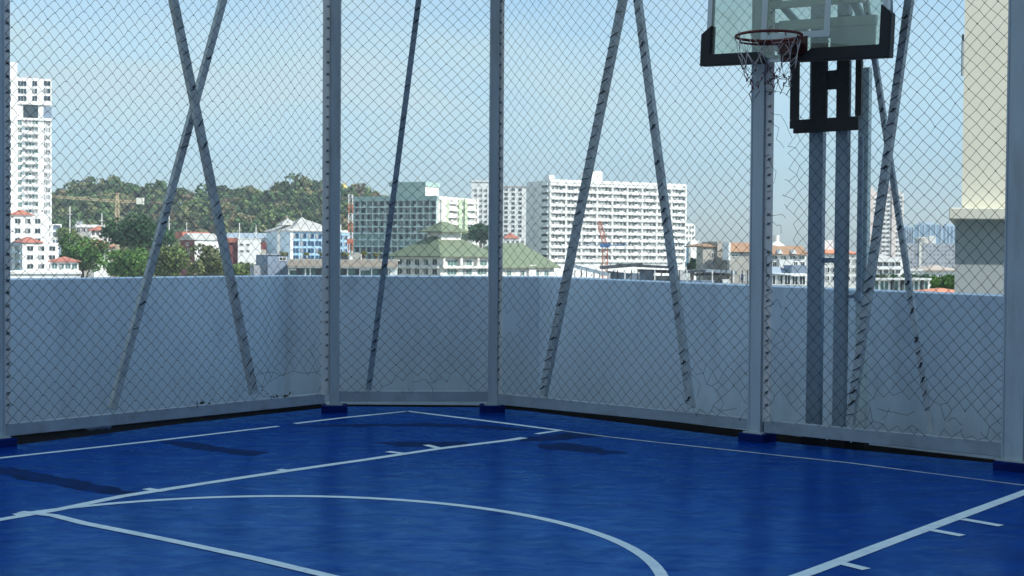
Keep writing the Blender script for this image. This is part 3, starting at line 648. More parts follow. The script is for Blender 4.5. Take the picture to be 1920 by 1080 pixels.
for k in range(1500):
    t = rg.uniform(-.44, .03); y = 575 + 440 * rg.random() ** .8; x = t * y
    g = hill_z(x, y); r = rg.uniform(4.0, 7.5)
    if k < 150: y = rg.uniform(985, 1015); x = t * y; g = hill_z(x, y); r = rg.uniform(4.5, 9.0)
    hz_ = r * rg.uniform(.75, 1.05); base = GREENS[rg.choice(6, p=[.27, .23, .18, .08, .18, .06])]
    Q, H = crown_quads((x, y, g + hz_ * .75), (r, r, hz_), 150, .95 + y / 1400, rg, 6, base); QS.append(Q); HS.append(H)
me = quads_mesh('forest', np.concatenate(QS), ['leaf'], np.concatenate(HS)); o = bpy.data.objects.new('forest', me); C.objects.link(o)
tag(o, 'dense olive and green woodland covering the hill behind the town', 'forest', kind='stuff')
def tree(px, top, bot, hw, D, base, label, name='broadleaf_tree', n=1500, seed=0, size=.42, group=None):
    rg = np.random.default_rng(100 + seed); mpp = D / FPX
    c = at(px, (top + bot) / 2, D); r = hw * mpp; h = (bot - top) / 2 * mpp
    t = empty(name, (c[0], c[1], GZ), label=label, cat='tree', group=group)
    Q, H = crown_quads((0, 0, c[2] - GZ), (r * .88, r * .88, h * .88), int(n * 2.2), size * 1.15 * (D / 400), rg, 22, base, .3)
    me = quads_mesh('crown', Q, ['leaf'], H); o = bpy.data.objects.new('crown', me); C.objects.link(o); o.parent = t
    b = MB(); H0 = c[2] - GZ - h * .2
    b.tube([(0, 0, 0), (.2, .1, H0 * .5), (0, .1, H0)], [.045 * H0 * .5, .03 * H0 * .5, .02 * H0 * .5], 8)
    for q in range(5):
        a = q * 1.3 + seed; b.tube([(0, 0, H0 * .75), (r * .3 * math.cos(a), r * .3 * math.sin(a), H0 * .95), (r * .6 * math.cos(a), r * .6 * math.sin(a), H0 + h * .3)], [.25, .16, .06], 6)
    b.build('trunk', ['bark'], t, smooth=True)
G1, G2, G3, G4 = (.030, .085, .032), (.085, .18, .036), (.115, .165, .05), (.13, .155, .06)
TG = 'broadleaf trees between the town houses'
tree(262, 407, 492, 60, 430, G1, 'large dark green tree right of the red roofed villa', n=2600, seed=1, group=TG)
tree(156, 440, 540, 42, 440, G2, 'bright green round tree beside the white terraced villa', n=2000, seed=2, group=TG)
tree(128, 428, 470, 24, 560, G3, 'small olive tree between the white tower and the red roofed villa', n=900, seed=3, group=TG)
tree(232, 468, 545, 50, 395, G2, 'bright green spreading tree below the large dark tree', n=2000, seed=4, group=TG)
tree(318, 462, 545, 42, 385, G3, 'olive green tree behind the left crossed brace near the parapet', n=1800, seed=5, group=TG)
tree(395, 462, 545, 46, 375, G4, 'dusty olive tree in front of the maroon gabled house', n=1800, seed=6, group=TG)
tree(452, 490, 545, 34, 365, G3, 'low olive tree below the white blank walled house', n=1200, seed=7, group=TG)
tree(902, 420, 470, 26, 620, G1, 'dark green tree between the green hotel and the white tower block', n=900, seed=8, group=TG)
tree(1298, 484, 520, 11, 420, G1, 'small dark tree at the right end of the big white apartment slab', n=500, seed=9, group=TG)
tree(1776, 514, 560, 34, 165, G2, 'small bright tree standing behind the orange tiled roof', n=1500, seed=10, size=.5, group=TG)

# ------------------------------------------------------------------ buildings
WCACHE = {}
def window_mesh(w, h, style, var):
    key = (round(w, 2), round(h, 2), style, var)
    if key in WCACHE: return WCACHE[key]
    b = MB(); fr, gl = 0, 1; g = {'dark': 'glass', 'blue': 'glass_b', 'green': 'glass_g'}.get(style.split('_')[0], 'glass')
    frame = 'white' if 'bluef' not in style else 'blue'
    if 'greyf' in style: frame = 'greygreen'
    t = .10
    if style.endswith('row'):      # band of small lights between piers
        n = 4
        for i in range(n):
            x0 = w * i / n + .12; x1 = w * (i + 1) / n - .12; k = (i * 7 + var * 3) % 5
            b.box(x0, x1, -.03, .02, .0, h * (1 if k % 2 else .92), 1 if k not in (1, 4) else 2)
            if k in (0, 3): b.box(x0 + .05, x0 + (x1 - x0) * .45, -.05, -.032, .1, h * .85, 2)
            if k == 2: b.box(x0 + .1, x1 - .1, -.45, -.05, .0, .55, 0)
    elif style.endswith('bay'):    # deep hotel bay: dark glass, curtain, mullion
        b.box(0, w, -.04, .02, 0, h, 1); k = var % 4
        if k == 1: b.box(w * .55, w * .95, -.07, -.042, .1, h * .95, 2)
        if k == 2: b.box(w * .05, w * .3, -.07, -.042, .1, h * .95, 2)
        if k == 3: b.box(w * .35, w * .62, -.5, -.06, .05, .7, 0)
        b.box(w * .48, w * .52, -.09, -.072, 0, h, 0)
    else:
        b.box(0, w, -.02, .02, 0, h, 1)
        for x0, x1, z0, z1 in ((-t, 0, -t, h + t), (w, w + t, -t, h + t), (0, w, h, h + t), (0, w, -t, 0)): b.box(x0, x1, -.09, .0, z0, z1, 0)
        nm = max(1, int(w / 1.1))
        for i in range(1, nm + (1 if nm == 1 else 0)):
            xx = w * i / (nm if nm > 1 else 2); b.box(xx - .04, xx + .04, -.07, -.021, 0, h, 0)
        if var % 3 == 1: b.box(w * .08, w * .42, -.045, -.022, h * .05, h * .98, 2)
    me = bpy.data.meshes.new('window'); me.from_pydata(b.v, [], b.f)
    for mm in (frame, g, 'curtain'): me.materials.append(M[mm])
    me.polygons.foreach_set('material_index', b.m); me.update(); WCACHE[key] = me; return me
class Bld:
    def __init__(s, name, label, cat, xl, xc, xr, ytop, D, theta, wall='white', side=None, depth=12.0, group=None, zb=GZ, wallname='wall'):
        s.th = rad(theta); s.c = at(xc, ytop, D); s.zt = s.c[2] - zb; s.zb = zb; s.D = D
        s.dr = np.array([math.cos(s.th), math.sin(s.th)]); s.dl = np.array([-math.sin(s.th), math.cos(s.th)])
        s.root = empty(name, (s.c[0], s.c[1], zb), s.th, label=label, cat=cat, group=group)
        s.LR = s.up('R', xr); s.LL = depth if xl >= xc else s.up('L', xl); s.nw = 0
        def lean(u):      # slope of the line of sight in plan at a front corner
            q = s.c[:2] + s.dr * u; return float((q @ s.dr) / (q @ s.dl))
        kl = max(0, lean(0)) * s.LL * 1.03 if xl >= xc else 0; kr = min(0, lean(s.LR)) * s.LL * 1.03
        s.kl, s.kr = kl, kr
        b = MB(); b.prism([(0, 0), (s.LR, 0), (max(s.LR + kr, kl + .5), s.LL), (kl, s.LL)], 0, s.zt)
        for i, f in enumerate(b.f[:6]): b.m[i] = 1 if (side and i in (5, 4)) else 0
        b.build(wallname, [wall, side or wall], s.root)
    def up(s, face, x):          # photo column -> metres along the face
        t = ray(x, 470); t = t[0] / t[1]; d = s.dr if face == 'R' else s.dl
        return float((t * s.c[1] - s.c[0]) / (d[0] - t * d[1]))
    def z(s, face, x, y):
        u = s.up(face, x); q = s.c[:2] + (s.dr if face == 'R' else s.dl) * u; return at(x, y, q[1])[2] - s.zb
    def box(s, name, mats, x0, x1, y0, y1, z0, z1, **kw):
        b = MB(); b.box(x0, x1, y0, y1, z0, z1); return b.build(name, mats, s.root, **kw)
    def rect(s, name, matn, face, x0, x1, ya, yb, out=.3, inn=.0):   # box proud of a face over a pixel rectangle (ya top, yb bottom)
        u0_, u1_ = s.up(face, x0), s.up(face, x1); xm = (x0 + x1) / 2; z1, z0 = s.z(face, xm, ya), s.z(face, xm, yb)
        lo, hi = min(u0_, u1_), max(u0_, u1_)
        b = MB()
        if face == 'R': b.box(lo, hi, -out, inn if inn else -.003, z0, z1)
        else: b.box(-out, inn if inn else -.003, lo, hi, z0, z1)
        return b.build(name, [matn], s.root)
    def win(s, face, u, z, w, h, style='dark', var=0, out=.0):
        me = window_mesh(w, h, style, var); o = bpy.data.objects.new('window', me); C.objects.link(o); o.parent = s.root; s.nw += 1
        if face == 'R': o.location = (u, -.004 - out, z)
        else: o.location = (-.004 - out, u + w, z); o.rotation_euler = (0, 0, -math.pi / 2)
        return o
    def grid(s, face, xa, xb, ya, yb, nx, nz, fw=.6, fh=.55, style='dark', skip=None, out=0):
        u0_, u1_ = sorted((s.up(face, xa), s.up(face, xb))); xm = xa if face == 'R' else xb
        z1, z0 = s.z(face, xm, ya), s.z(face, xm, yb); du, dz = (u1_ - u0_) / nx, (z1 - z0) / nz
        for j in range(nz):
            for i in range(nx):
                if skip and skip(i, j): continue
                if s.nw >= 100: return
                s.win(face, u0_ + du * (i + (1 - fw) / 2), z0 + dz * (j + (1 - fh) / 2), du * fw, dz * fh, style, (i * 5 + j * 3 + i * j) % 4, out)
    def winpx(s, face, x0, x1, ya, yb, style='dark', var=0):
        u0_, u1_ = sorted((s.up(face, x0), s.up(face, x1))); xm = (x0 + x1) / 2; z1, z0 = s.z(face, xm, ya), s.z(face, xm, yb)
        s.win(face, u0_, z0, u1_ - u0_, z1 - z0, style, var)
    def hip(s, name, matn, x0, x1, y0, y1, z0, h, ridge=None, over=.6, thick=.25):
        x0, x1, y0, y1 = x0 - over, x1 + over, y0 - over, y1 + over; lx, ly = x1 - x0, y1 - y0
        r = min(lx, ly) / 2 if ridge is None else ridge
        b = MB()
        if lx >= ly: A, B = (x0 + r, (y0 + y1) / 2), (x1 - r, (y0 + y1) / 2)
        else: A, B = ((x0 + x1) / 2, y0 + r), ((x0 + x1) / 2, y1 - r)
        if abs(A[0] - B[0]) + abs(A[1] - B[1]) < .02: B = (A[0] + (.01 if lx >= ly else 0), A[1] + (0 if lx >= ly else .01))
        vs = [(x0, y0, z0), (x1, y0, z0), (x1, y1, z0), (x0, y1, z0)] + [(x0, y0, z0 + thick), (x1, y0, z0 + thick), (x1, y1, z0 + thick), (x0, y1, z0 + thick), (*A, z0 + h), (*B, z0 + h)]
        f = [(3, 2, 1, 0), (0, 1, 5, 4), (1, 2, 6, 5), (2, 3, 7, 6), (3, 0, 4, 7)]
        f += [(4, 5, 9, 8), (5, 6, 9), (6, 7, 8, 9), (7, 4, 8)] if lx >= ly else [(4, 5, 8), (5, 6, 9, 8), (6, 7, 9), (7, 4, 8, 9)]
        b.add(vs, f); return b.build(name, [matn], s.root)
    def slabs(s, name, matn, face, xa, xb, ya, yb, n, out, th):
        u0_, u1_ = sorted((s.up(face, xa), s.up(face, xb))); xm = xa if face == 'R' else xb
        z1, z0 = s.z(face, xm, ya), s.z(face, xm, yb)
        for j in range(n + 1):
            zc = z0 + (z1 - z0) * j / n; b = MB()
            if face == 'R': b.box(u0_, u1_, -out, -.003, zc - th / 2, zc + th / 2)
            else: b.box(-out, -.003, u0_, u1_, zc - th / 2, zc + th / 2)
            b.build(name, [matn], s.root)
    def fins(s, name, matn, face, xa, xb, ya, yb, n, out, th):
        u0_, u1_ = sorted((s.up(face, xa), s.up(face, xb))); xm = xa if face == 'R' else xb
        z1, z0 = s.z(face, xm, ya), s.z(face, xm, yb)
        for j in range(n + 1):
            uc = u0_ + (u1_ - u0_) * j / n; b = MB()
            if face == 'R': b.box(uc - th / 2, uc + th / 2, -out + .004, -.004, z0, z1)
            else: b.box(-out + .004, -.004, uc - th / 2, uc + th / 2, z0, z1)
            b.build(name, [matn], s.root)

# big white apartment slab
B = Bld('apartment_block', 'big white apartment slab with long rows of balconies in the middle of the skyline', 'apartment block', 986, 1030, 1284, 338, 660, 28, 'white')
B.slabs('balcony_band', 'white', 'R', 1030, 1283, 345, 489, 11, .9, 1.15); B.fins('pier', 'white', 'R', 1030, 1284, 343, 489, 9, .7, .8)
B.grid('R', 1031, 1283, 345, 489, 9, 11, .88, .52, 'dark_row')
B.slabs('balcony_end', 'white', 'L', 1014, 1029, 345, 489, 11, 1.2, 1.0)
for j in range(11):
    y = 347 + j * 13
    B.rect('opening', 'glass', 'L', 1015, 1026, y, y + 5, .04); B.rect('balcony', 'white', 'L', 999, 1003, y + 3, y + 8, 1.6)
zt = B.zt
B.box('stair_tower', ['white'], B.up('R', 1108), B.up('R', 1134), 3, 10, zt, B.z('R', 1120, 320))
B.box('tank_room', ['white'], .5, 3.5, 1, 5, zt, zt + 2.6); B.box('roof_parapet', ['white'], -.05, B.LR + .05, -.95, .2, zt - 1.0, zt + .5)
# white tower behind the green hotel
B = Bld('apartment_tower', 'white apartment tower with small dot windows behind the centre fence post', 'apartment tower', 884, 884, 926, 341, 820, 6, 'white')
B.grid('R', 886, 925, 352, 470, 4, 12, .5, .5)
x1 = B.up('R', 988)
B.box('wing', ['white'], B.LR + .003, x1, 1, 11, 0, B.z('R', 960, 351)); B.box('wing_roof', ['tanroof'], B.LR + .003, x1 + .3, .7, 11, B.z('R', 960, 351), B.z('R', 960, 349))
for j in range(12):
    for i in range(4):
        if B.nw < 100:
            o = B.win('R', B.LR + 2 + i * (x1 - B.LR - 3) / 4, B.z('R', 950, 358 + j * 8.6), 2.0, 1.7, 'dark', i + j, -1.0)
B.box('roof_cornice', ['white'], -.4, B.LR + .2, -.4, 8, B.zt, B.zt + 1.0)
# green hotel
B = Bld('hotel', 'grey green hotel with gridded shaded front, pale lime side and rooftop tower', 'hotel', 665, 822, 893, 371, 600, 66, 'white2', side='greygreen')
B.slabs('balcony_slab', 'palegreen', 'L', 665, 820, 375, 500, 10, 1.5, .6); B.fins('fin', 'palegreen', 'L', 666, 820, 373, 500, 13, 1.4, .35)
u0_ = B.up('L', 666); z1, z0 = B.z('L', 820, 375), B.z('L', 820, 500)
cnt = 0
for j in range(10):
    i = 0
    while i < 13:
        span = 2 if (i * 3 + j * 5) % 7 in (0, 3) and i < 12 else 1
        if cnt < 62: B.win('L', u0_ * i / 13 + .2, z1 - (j + 1) * (z1 - z0) / 10 + .3, u0_ / 13 * span - .4, (z1 - z0) / 10 - .6, 'dark_bay', i + j * 3); cnt += 1
        i += span
# remaining lower bays as one part
b = MB(); b.box(-.03, .0 - .004, .3, u0_ - .3, z0, z1 - 7 * (z1 - z0) / 10)
o = b.build('window', ['glass'], B.root)
B.box('roof_band', ['greygreen'], -1.6, 0.5, -.1, B.LL + .1, B.zt - 1.2, B.zt + .9)
B.box('roof_parapet', ['white2'], .503, B.LR, -.25, .2, B.zt - .9, B.zt + .8)
for xa, xb, ml in ((824, 833, 'white2'), (833, 838, 'limegreen'), (857, 863, 'limegreen'), (868, 873, 'limegreen'), (891, 894, 'white2')):
    B.rect('pier', ml, 'R', xa, xb, 374, 500, .9)
B.slabs('balcony_front', 'white2', 'R', 838.5, 856.5, 380, 470, 7, .8, 1.1); B.slabs('balcony_front', 'white2', 'R', 873.5, 890.5, 380, 470, 7, .8, 1.1)
B.grid('R', 839, 857, 374, 474, 1, 7, .9, .6, 'dark_row'); B.grid('R', 863, 868, 374, 474, 1, 7, .8, .6); B.grid('R', 874, 890, 374, 474, 1, 7, .9, .6, 'green_row')
zt = B.zt
tw = B.box('rooftop_tower', ['greygreen', 'white2'], 3, 16, B.up('L', 785) * .0 + 8, B.up('L', 728), zt, zt + 7.0)
for i, p in enumerate(tw.data.polygons): p.material_index = 1 if i in (2,) else 0
B.box('rooftop_tower_cap', ['greygreen'], 2.4, 16.3, 7.6, B.up('L', 724), zt + 5.3, zt + 7.3)
b = MB(); b.tube([(6, 12, zt + 7), (6, 12, zt + 12)], .12, 6); b.tube([(7, 14, zt + 7), (7, 14, zt + 10)], .1, 6); b.build('antenna', ['mast_w'], B.root)
# blue hotel
B = Bld('hotel', 'pale blue hotel with blue window grid and grey hipped roof', 'hotel', 500, 544, 633, 433, 560, 27, 'blue', side='paleblue')
B.grid('R', 547, 632, 436, 490, 6, 4, .82, .66, 'blue_bluef'); B.rect('roof_fascia', 'white', 'R', 541, 634, 430, 435, .6)
B.rect('corner_strip', 'white', 'R', 544, 549, 436, 500, .35); B.rect('stair_strip', 'white', 'L', 521, 526, 433, 500, .3)
for i in range(4): B.winpx('L', 522.3, 524.7, 445 + i * 11, 449 + i * 11)
B.hip('roof', 'greyroof', 0, B.LR, 0, B.LL, B.zt, 5.0, over=1.0)
b = MB(); rgx = B.LL / 2
for (cx, cy, hh) in ((B.LR * .42, B.LL * .35, 6.2), (B.LR * .2, B.LL * .5, 5.6)):
    b.add([(cx - 4, cy - 4, B.zt + 2.6), (cx + 4, cy - 4, B.zt + 2.6), (cx + 4, cy + 4, B.zt + 2.6), (cx - 4, cy + 4, B.zt + 2.6), (cx, cy, B.zt + hh)], [(0, 1, 4), (1, 2, 4), (2, 3, 4), (3, 0, 4)])
    b.tube([(cx, cy, B.zt + hh - .1), (cx, cy, B.zt + hh + 1.3)], .1, 5)
b.build('roof_peak', ['greyroof'], B.root)
B.box('wing', ['blue'], B.LR + .003, B.up('R', 657), .5, 10, 0, B.z('R', 645, 436)); B.box('wing_parapet', ['white'], B.LR + .003, B.up('R', 654), .2, 10, B.z('R', 645, 436), B.z('R', 645, 432))
B.box('tank_room', ['white'], B.up('R', 632), B.up('R', 641), 1, 6, B.z('R', 645, 432), B.z('R', 636, 421))
for i in range(2):
    for j in range(3): B.win('R', B.up('R', 636 + i * 9), B.z('R', 640, 449 + j * 13), 1.5, 1.7, 'blue_bluef', i, -.5)
# red and white mast
m0 = at(657, 470, 545); ma = empty('antenna_mast', (m0[0], m0[1], GZ), label='slim red and white lattice mast beside the green hotel', cat='mast')
b = MB(); zt = at(657, 365, 545)[2] - GZ; nseg = 14
for k in range(nseg):
    za, zb_ = zt * k / nseg, zt * (k + 1) / nseg; wv = .75; mi = k % 2
    for sx, sy in ((-1, -1), (1, -1), (1, 1), (-1, 1)): b.bar((sx * wv, sy * wv, za), (sx * wv, sy * wv, zb_), .28, mi=mi)
    b.bar((-wv, -wv, za), (wv, -wv, zb_), .18, mi=mi); b.bar((wv, -wv, za), (wv, wv, zb_), .18, mi=mi); b.bar((-wv, -wv, zb_), (wv, -wv, zb_), .18, mi=mi)
b.build('lattice', ['crane_r', 'mast_w'], ma)
b = MB(); zz_ = at(657, 453, 545)[2] - GZ; b.box(-1.3, 1.3, -1.3, -.8, zz_ - 1.0, zz_ + 1.0); b.build('equipment_box', ['crane_r'], ma)
# green roofed hotel
B = Bld('villa_hotel', 'cream two storey hotel under big green tiled hipped roofs with a cupola', 'hotel', 738, 826, 925, 482, 385, 48, 'white2')
B.grid('R', 833, 918, 486, 500, 3, 1, .6, .72, 'green'); B.grid('R', 833, 918, 503, 517, 3, 1, .6, .72, 'green'); B.grid('R', 833, 918, 520, 560, 3, 2, .6, .6, 'green')
B.grid('L', 742, 824, 485, 499, 5, 1, .5, .75, 'dark'); B.grid('L', 742, 824, 503, 517, 5, 1, .5, .75, 'dark')
B.rect('balcony', 'white2', 'R', 826, 925, 499, 503, 1.3); B.rect('balcony', 'white2', 'L', 738, 826, 499, 502.5, 1.2); B.rect('eave_band', 'limegreen', 'L', 736, 826, 479, 482, .9)
for xx in (826, 858, 890, 921): B.rect('column', 'white2', 'R', xx, xx + 4, 482.5, 498.5, 1.2)
hR = B.up('R', 925)
M['greenroof'] = mat('green_roof_tile', (.135, .17, .105), .75, .14, .6, bump=.3)
B.hip('roof', 'greenroof', 0, hR, 0, B.LL, B.zt, at(835, 438, 385 + 8)[2] - GZ - B.zt, over=1.6, ridge=min(hR, B.LL) * .5)
cx, cy = hR * .5, B.LL * .5
B.box('cupola', ['white2'], cx - 4, cx + 4, cy - 3, cy + 3, B.zt + 3.5, at(835, 433, 400)[2] - GZ)
B.hip('cupola_roof', 'greenroof', cx - 4.2, cx + 4.2, cy - 3.2, cy + 3.2, at(835, 436, 400)[2] - GZ, 3.2, over=1.5)
u0_, u1_ = hR + 1.7, B.up('R', 1056)
B.box('wing', ['white2'], u0_, u1_ - 2, 2, 12, 0, B.z('R', 960, 503))
B.hip('wing_roof', 'greenroof', u0_, u1_ - 1.5, 2, 16, B.z('R', 960, 503), at(960, 455, 410)[2] - at(960, 503, 410)[2], over=1.4, ridge=9)
for k, xx in enumerate((960, 985, 1012, 1030)):
    B.win('R', B.up('R', xx), B.z('R', xx, 517), 1.9, 1.5, 'green', k, -2)
B.box('gable_wall', ['white'], B.up('R', 998), B.up('R', 1011), 1.2, 4, 0, B.z('R', 1004, 497))
b = MB(); c0 = (hR * .0, 0)     # dormer in the left roof slope
b.box(2.2, 3.9, B.LL * .42, B.LL * .42 + 2.0, B.zt + 1.4, B.zt + 2.8); b.build('dormer', ['bluegrey'], B.root)
# low brown roofed block in front
B = Bld('restaurant', 'low building with tan fascia and glazed front between dark posts', 'restaurant', 541, 541, 746, 488, 262, 3, 'glass_g', depth=14)
B.rect('fascia', 'tanroof', 'R', 540, 746, 488.5, 500, 1.0); B.rect('fascia_trim', 'white', 'R', 540, 746, 500, 503, .8)
for xx in (541, 572, 581, 617, 651, 674, 696, 728): B.rect('post', 'white', 'R', xx, xx + 2.2, 503, 560, .45)
for xx in (556, 593, 640, 667, 711): B.rect('screen', 'darkgrey', 'R', xx, xx + 9, 503, 560, .3)
B.rect('white_panel', 'white', 'R', 731.5, 745, 503, 560, .5); B.rect('blind', 'white', 'R', 544, 556, 503.5, 507, .2); B.rect('blind', 'white', 'R', 676, 694, 503.5, 507, .2)
B.box('roof_deck', ['beige'], 0, B.LR, .2, 14, B.zt, B.zt + .2)
B.box('roof_hut', ['beige'], B.up('R', 650), B.up('R', 674), 3, 8, B.zt + .2, B.z('R', 660, 474)); B.box('roof_hut_door', ['white'], B.up('R', 653), B.up('R', 659), 2.9, 2.997, B.zt + .2, B.z('R', 656, 479))
B.box('roof_wall', ['bluegrey'], B.up('R', 628), B.up('R', 649.5), 4, 5, B.zt + .2, B.z('R', 640, 474))
zr = B.zt + GZ + .2
for k, xx in enumerate((533, 575, 604, 645, 682, 706)):
    q = at(xx, 488, 266); pt = empty('potted_shrub', (q[0], q[1], zr), label=('small yellow green shrub on the tan roof, %s' % ['left of the blue hotel windows', 'first below the blue hotel windows', 'just left of the left centre fence post', 'beside the beige roof hut', 'below the grid front of the green hotel', 'right next to the thin single brace'][k]), cat='shrub', group='shrubs on the tan roofed restaurant')
    Q, H = crown_quads((0, 0, .9), (.8, .8, .8), 160, .16, np.random.default_rng(k), 6, (.16, .17, .05)); me = quads_mesh('foliage', Q, ['leaf'], H); o = bpy.data.objects.new('foliage', me); C.objects.link(o); o.parent = pt
    b = MB(); b.tube([(0, 0, 0), (0, 0, .35)], [.2, .28], 10); b.build('pot', ['brownroof'], pt)
B = Bld('shed_block', 'blue grey flat roofed block left of the tan roofed building', 'building', 480, 502, 541, 478, 268, 20, 'bluegrey')
B.box('annex', ['grey'], B.up('R', 478) , -.003, 1, 6, 0, B.z('R', 502, 498)); B.box('roof_edge', ['grey'], -.2, B.LR, -.2, .3, B.zt, B.zt + .25)
B.winpx('R', 524, 536, 483, 488)
# white high-rise on the left
B = Bld('residential_tower', 'tall white residential tower with a see-through dark storey near its top', 'tower', -60, -60, 97, 141, 570, 20, 'white', depth=20)
B.box('stair_core', ['white'], 0, B.up('R', 33), -1.2, 8, 0, B.z('R', 20, 117))
for j, y in enumerate([152, 166, 180] + [225 + 14 * k for k in range(16)]):
    B.win('R', B.up('R', 12), B.z('R', 15, y + 10), 1.9, 2.0, 'dark', j, 1.2)
    if j < 3: B.winpx('R', 34, 50, y, y + 9.5, 'dark', 0); B.winpx('R', 61, 70, y, y + 9.5, 'dark', j)
    else:
        B.winpx('R', 34, 41, y, y + 9, 'green', j); B.winpx('R', 47, 72, y, y + 8.5, 'green_row', j)
        B.rect('balcony', 'white', 'R', 46, 73, y + 8, y + 12.5, 1.1)
    B.winpx('R', 82.5, 95, y, y + 9, 'dark_row' if j > 2 else 'dark', j)
B.rect('void', 'glass', 'R', 44, 72, 197, 221, .05); B.rect('void', 'bluegrey', 'R', 82, 97, 200, 222, .05)
B.rect('belt', 'white', 'R', 33.5, 97, 194, 196.5, .6); B.rect('belt', 'white', 'R', -60, 97, 221.5, 224, .6)
b = MB()
for k in range(5): b.box(B.up('R', 38 + k * 9), B.up('R', 38 + k * 9) + 1.2, 3, 5, B.zt, B.zt + 1.0 + .5 * (k % 2))
b.build('roof_plant', ['grey'], B.root)
# stepped white villas
B = Bld('villa_block', 'white stepped villa block, the taller rear one, with small red hipped roof', 'villa', -30, 20, 92, 403, 505, 22, 'white')
B.grid('R', 24, 80, 405, 460, 3, 3, .55, .5, 'dark'); B.grid('L', -28, 18, 405, 460, 3, 3, .55, .6, 'dark')
B.hip('roof', 'redroof', 0, B.up('R', 60), 0, 8, B.zt, 2.2); B.box('roof_parapet', ['white'], B.up('R', 62), B.LR + .1, -.15, .3, B.zt, B.zt + .5)
B = Bld('villa_block', 'white stepped villa block, the middle one, with shaded blue grey balconied side', 'villa', -18, 42, 110, 455, 470, 38, 'white')
B.grid('R', 46, 108, 457, 508, 3, 3, .55, .5, 'dark'); B.grid('L', -16, 40, 457, 508, 4, 3, .6, .6, 'green')
B.slabs('balcony_edge', 'paleblue', 'L', -16, 41, 457, 508, 3, .9, .6); B.hip('roof', 'redroof', 0, B.up('R', 78), 0, 9, B.zt, 2.1)
b = MB(); 
for k in range(5): b.tube([(B.up('R', 82) + k * 1.1, 1, B.zt), (B.up('R', 82) + k * 1.1, 1, B.zt + 1.2)], .12, 6)
b.box(B.up('R', 80), B.LR, .9, 1.1, B.zt + 1.2, B.zt + 1.4); b.build('pergola', ['white2'], B.root)
B = Bld('pool_pavilion', 'low white pavilion with red hipped roof at the foot of the stepped villas', 'pavilion', 94, 94, 147, 491, 395, 18, 'white', depth=8)
B.grid('R', 96, 146, 492, 506, 4, 1, .75, .7, 'green'); B.hip('roof', 'redroof', 0, B.LR, 0, 8, B.zt, 1.6, over=.7)
B.box('terrace', ['white'], B.up('R', -20), B.up('R', 151), -3, -.003, 0, B.z('R', 60, 507)); B.box('terrace_edge', ['white'], B.up('R', -20), B.up('R', 153), -3.5, -3.003, B.z('R', 60, 513), B.z('R', 60, 509))
B = Bld('balcony_house', 'small white open framed house right beside the foot of the white tower', 'house', 98, 98, 115, 421, 590, 18, 'bluegrey', depth=6)
B.slabs('slab', 'white', 'R', 98, 115, 421, 446, 2, 1.2, .5); B.fins('column', 'white', 'R', 98.5, 114.5, 421, 446, 1, 1.3, .4)
B = Bld('warehouse', 'long pale grey flat roofed building half hidden behind the red roofed villa', 'warehouse', 128, 141, 222, 422, 640, 19, 'beige', side='grey', depth=12)
B.box('roof_edge', ['white'], 0, B.LR, -.4, 1, B.zt - 1.0, B.zt + .3); B.grid('R', 142, 220, 423, 440, 8, 1, .6, .5); B.box('roof_room', ['grey'], .5, B.up('R', 155), 2, 8, B.zt, B.zt + 1.8)
# red roofed villa
B = Bld('red_roof_villa', 'white villa with two tiers of red tiled hipped roofs among the trees', 'villa', 164, 170, 204, 432, 515, 18, 'white', depth=9)
B.grid('R', 171, 203, 432, 442, 4, 1, .6, .8, 'dark'); B.hip('roof', 'redroof', 0, B.LR, 0, 8, B.zt, 1.9, over=.8)
B.box('lower_wall', ['white'], B.up('R', 176), B.up('R', 205), -7, -.003, 0, B.z('R', 190, 464)); B.win('R', B.up('R', 186), B.z('R', 186, 474), 3.2, 1.4, 'dark', 0, 7)
B.hip('lower_roof', 'redroof', B.up('R', 148), B.up('R', 204), -9, -.9, B.z('R', 170, 464), 2.9, over=.8, ridge=3.5)
B.box('side_wall', ['tanroof'], B.up('R', 205) + .003, B.up('R', 216), -6, -.5, 0, B.z('R', 210, 463)); B.hip('side_roof', 'brownroof', B.up('R', 207), B.up('R', 217), -6, -.5, B.z('R', 210, 463), 1.4)
# maroon gabled house
B = Bld('gabled_house', 'white house with maroon gable end and red and grey roof', 'house', 338, 365, 412, 450, 500, 40, 'white', side='maroon')
b = MB(); yl = B.LL
b.add([(-.5, -.5, B.zt), (-.5, yl + .5, B.zt), (-.5, yl / 2, B.zt + 2.6), (B.LR + .4, -.5, B.zt), (B.LR + .4, yl + .5, B.zt), (B.LR + .4, yl / 2, B.zt + 2.6)], [(0, 2, 1), (3, 4, 5), (0, 3, 5, 2), (1, 2, 5, 4), (0, 1, 4, 3)])
o = b.build('roof', ['greyroof', 'redroof'], B.root)
for i, p in enumerate(o.data.polygons): p.material_index = 1 if i == 3 else 0
B.grid('R', 369, 408, 454, 480, 4, 2, .35, .35); B.winpx('L', 349, 354, 455, 460); B.winpx('L', 352, 358, 467, 476)
B.box('rear_roof', ['redroof'], 1, B.LR + 2, yl + .6, yl + 6, B.zt + .6, B.zt + 3.2)
B = Bld('long_shed', 'long shed with blue grey metal roof stretching behind the white houses', 'shed', 424, 424, 503, 447, 590, 6, 'white', depth=16)
b = MB(); b.add([(-.5, -1, B.zt), (B.LR, -1, B.zt), (B.LR, 12, B.zt + 2.6), (-.5, 12, B.zt + 2.6), (-.5, 12, B.zt), (B.LR, 12, B.zt)], [(0, 1, 2, 3), (1, 5, 2), (0, 3, 4), (3, 2, 5, 4), (0, 4, 5, 1)]); b.build('roof', ['metalroof'], B.root)
B.grid('R', 426, 500, 448, 458, 6, 1, .4, .5)
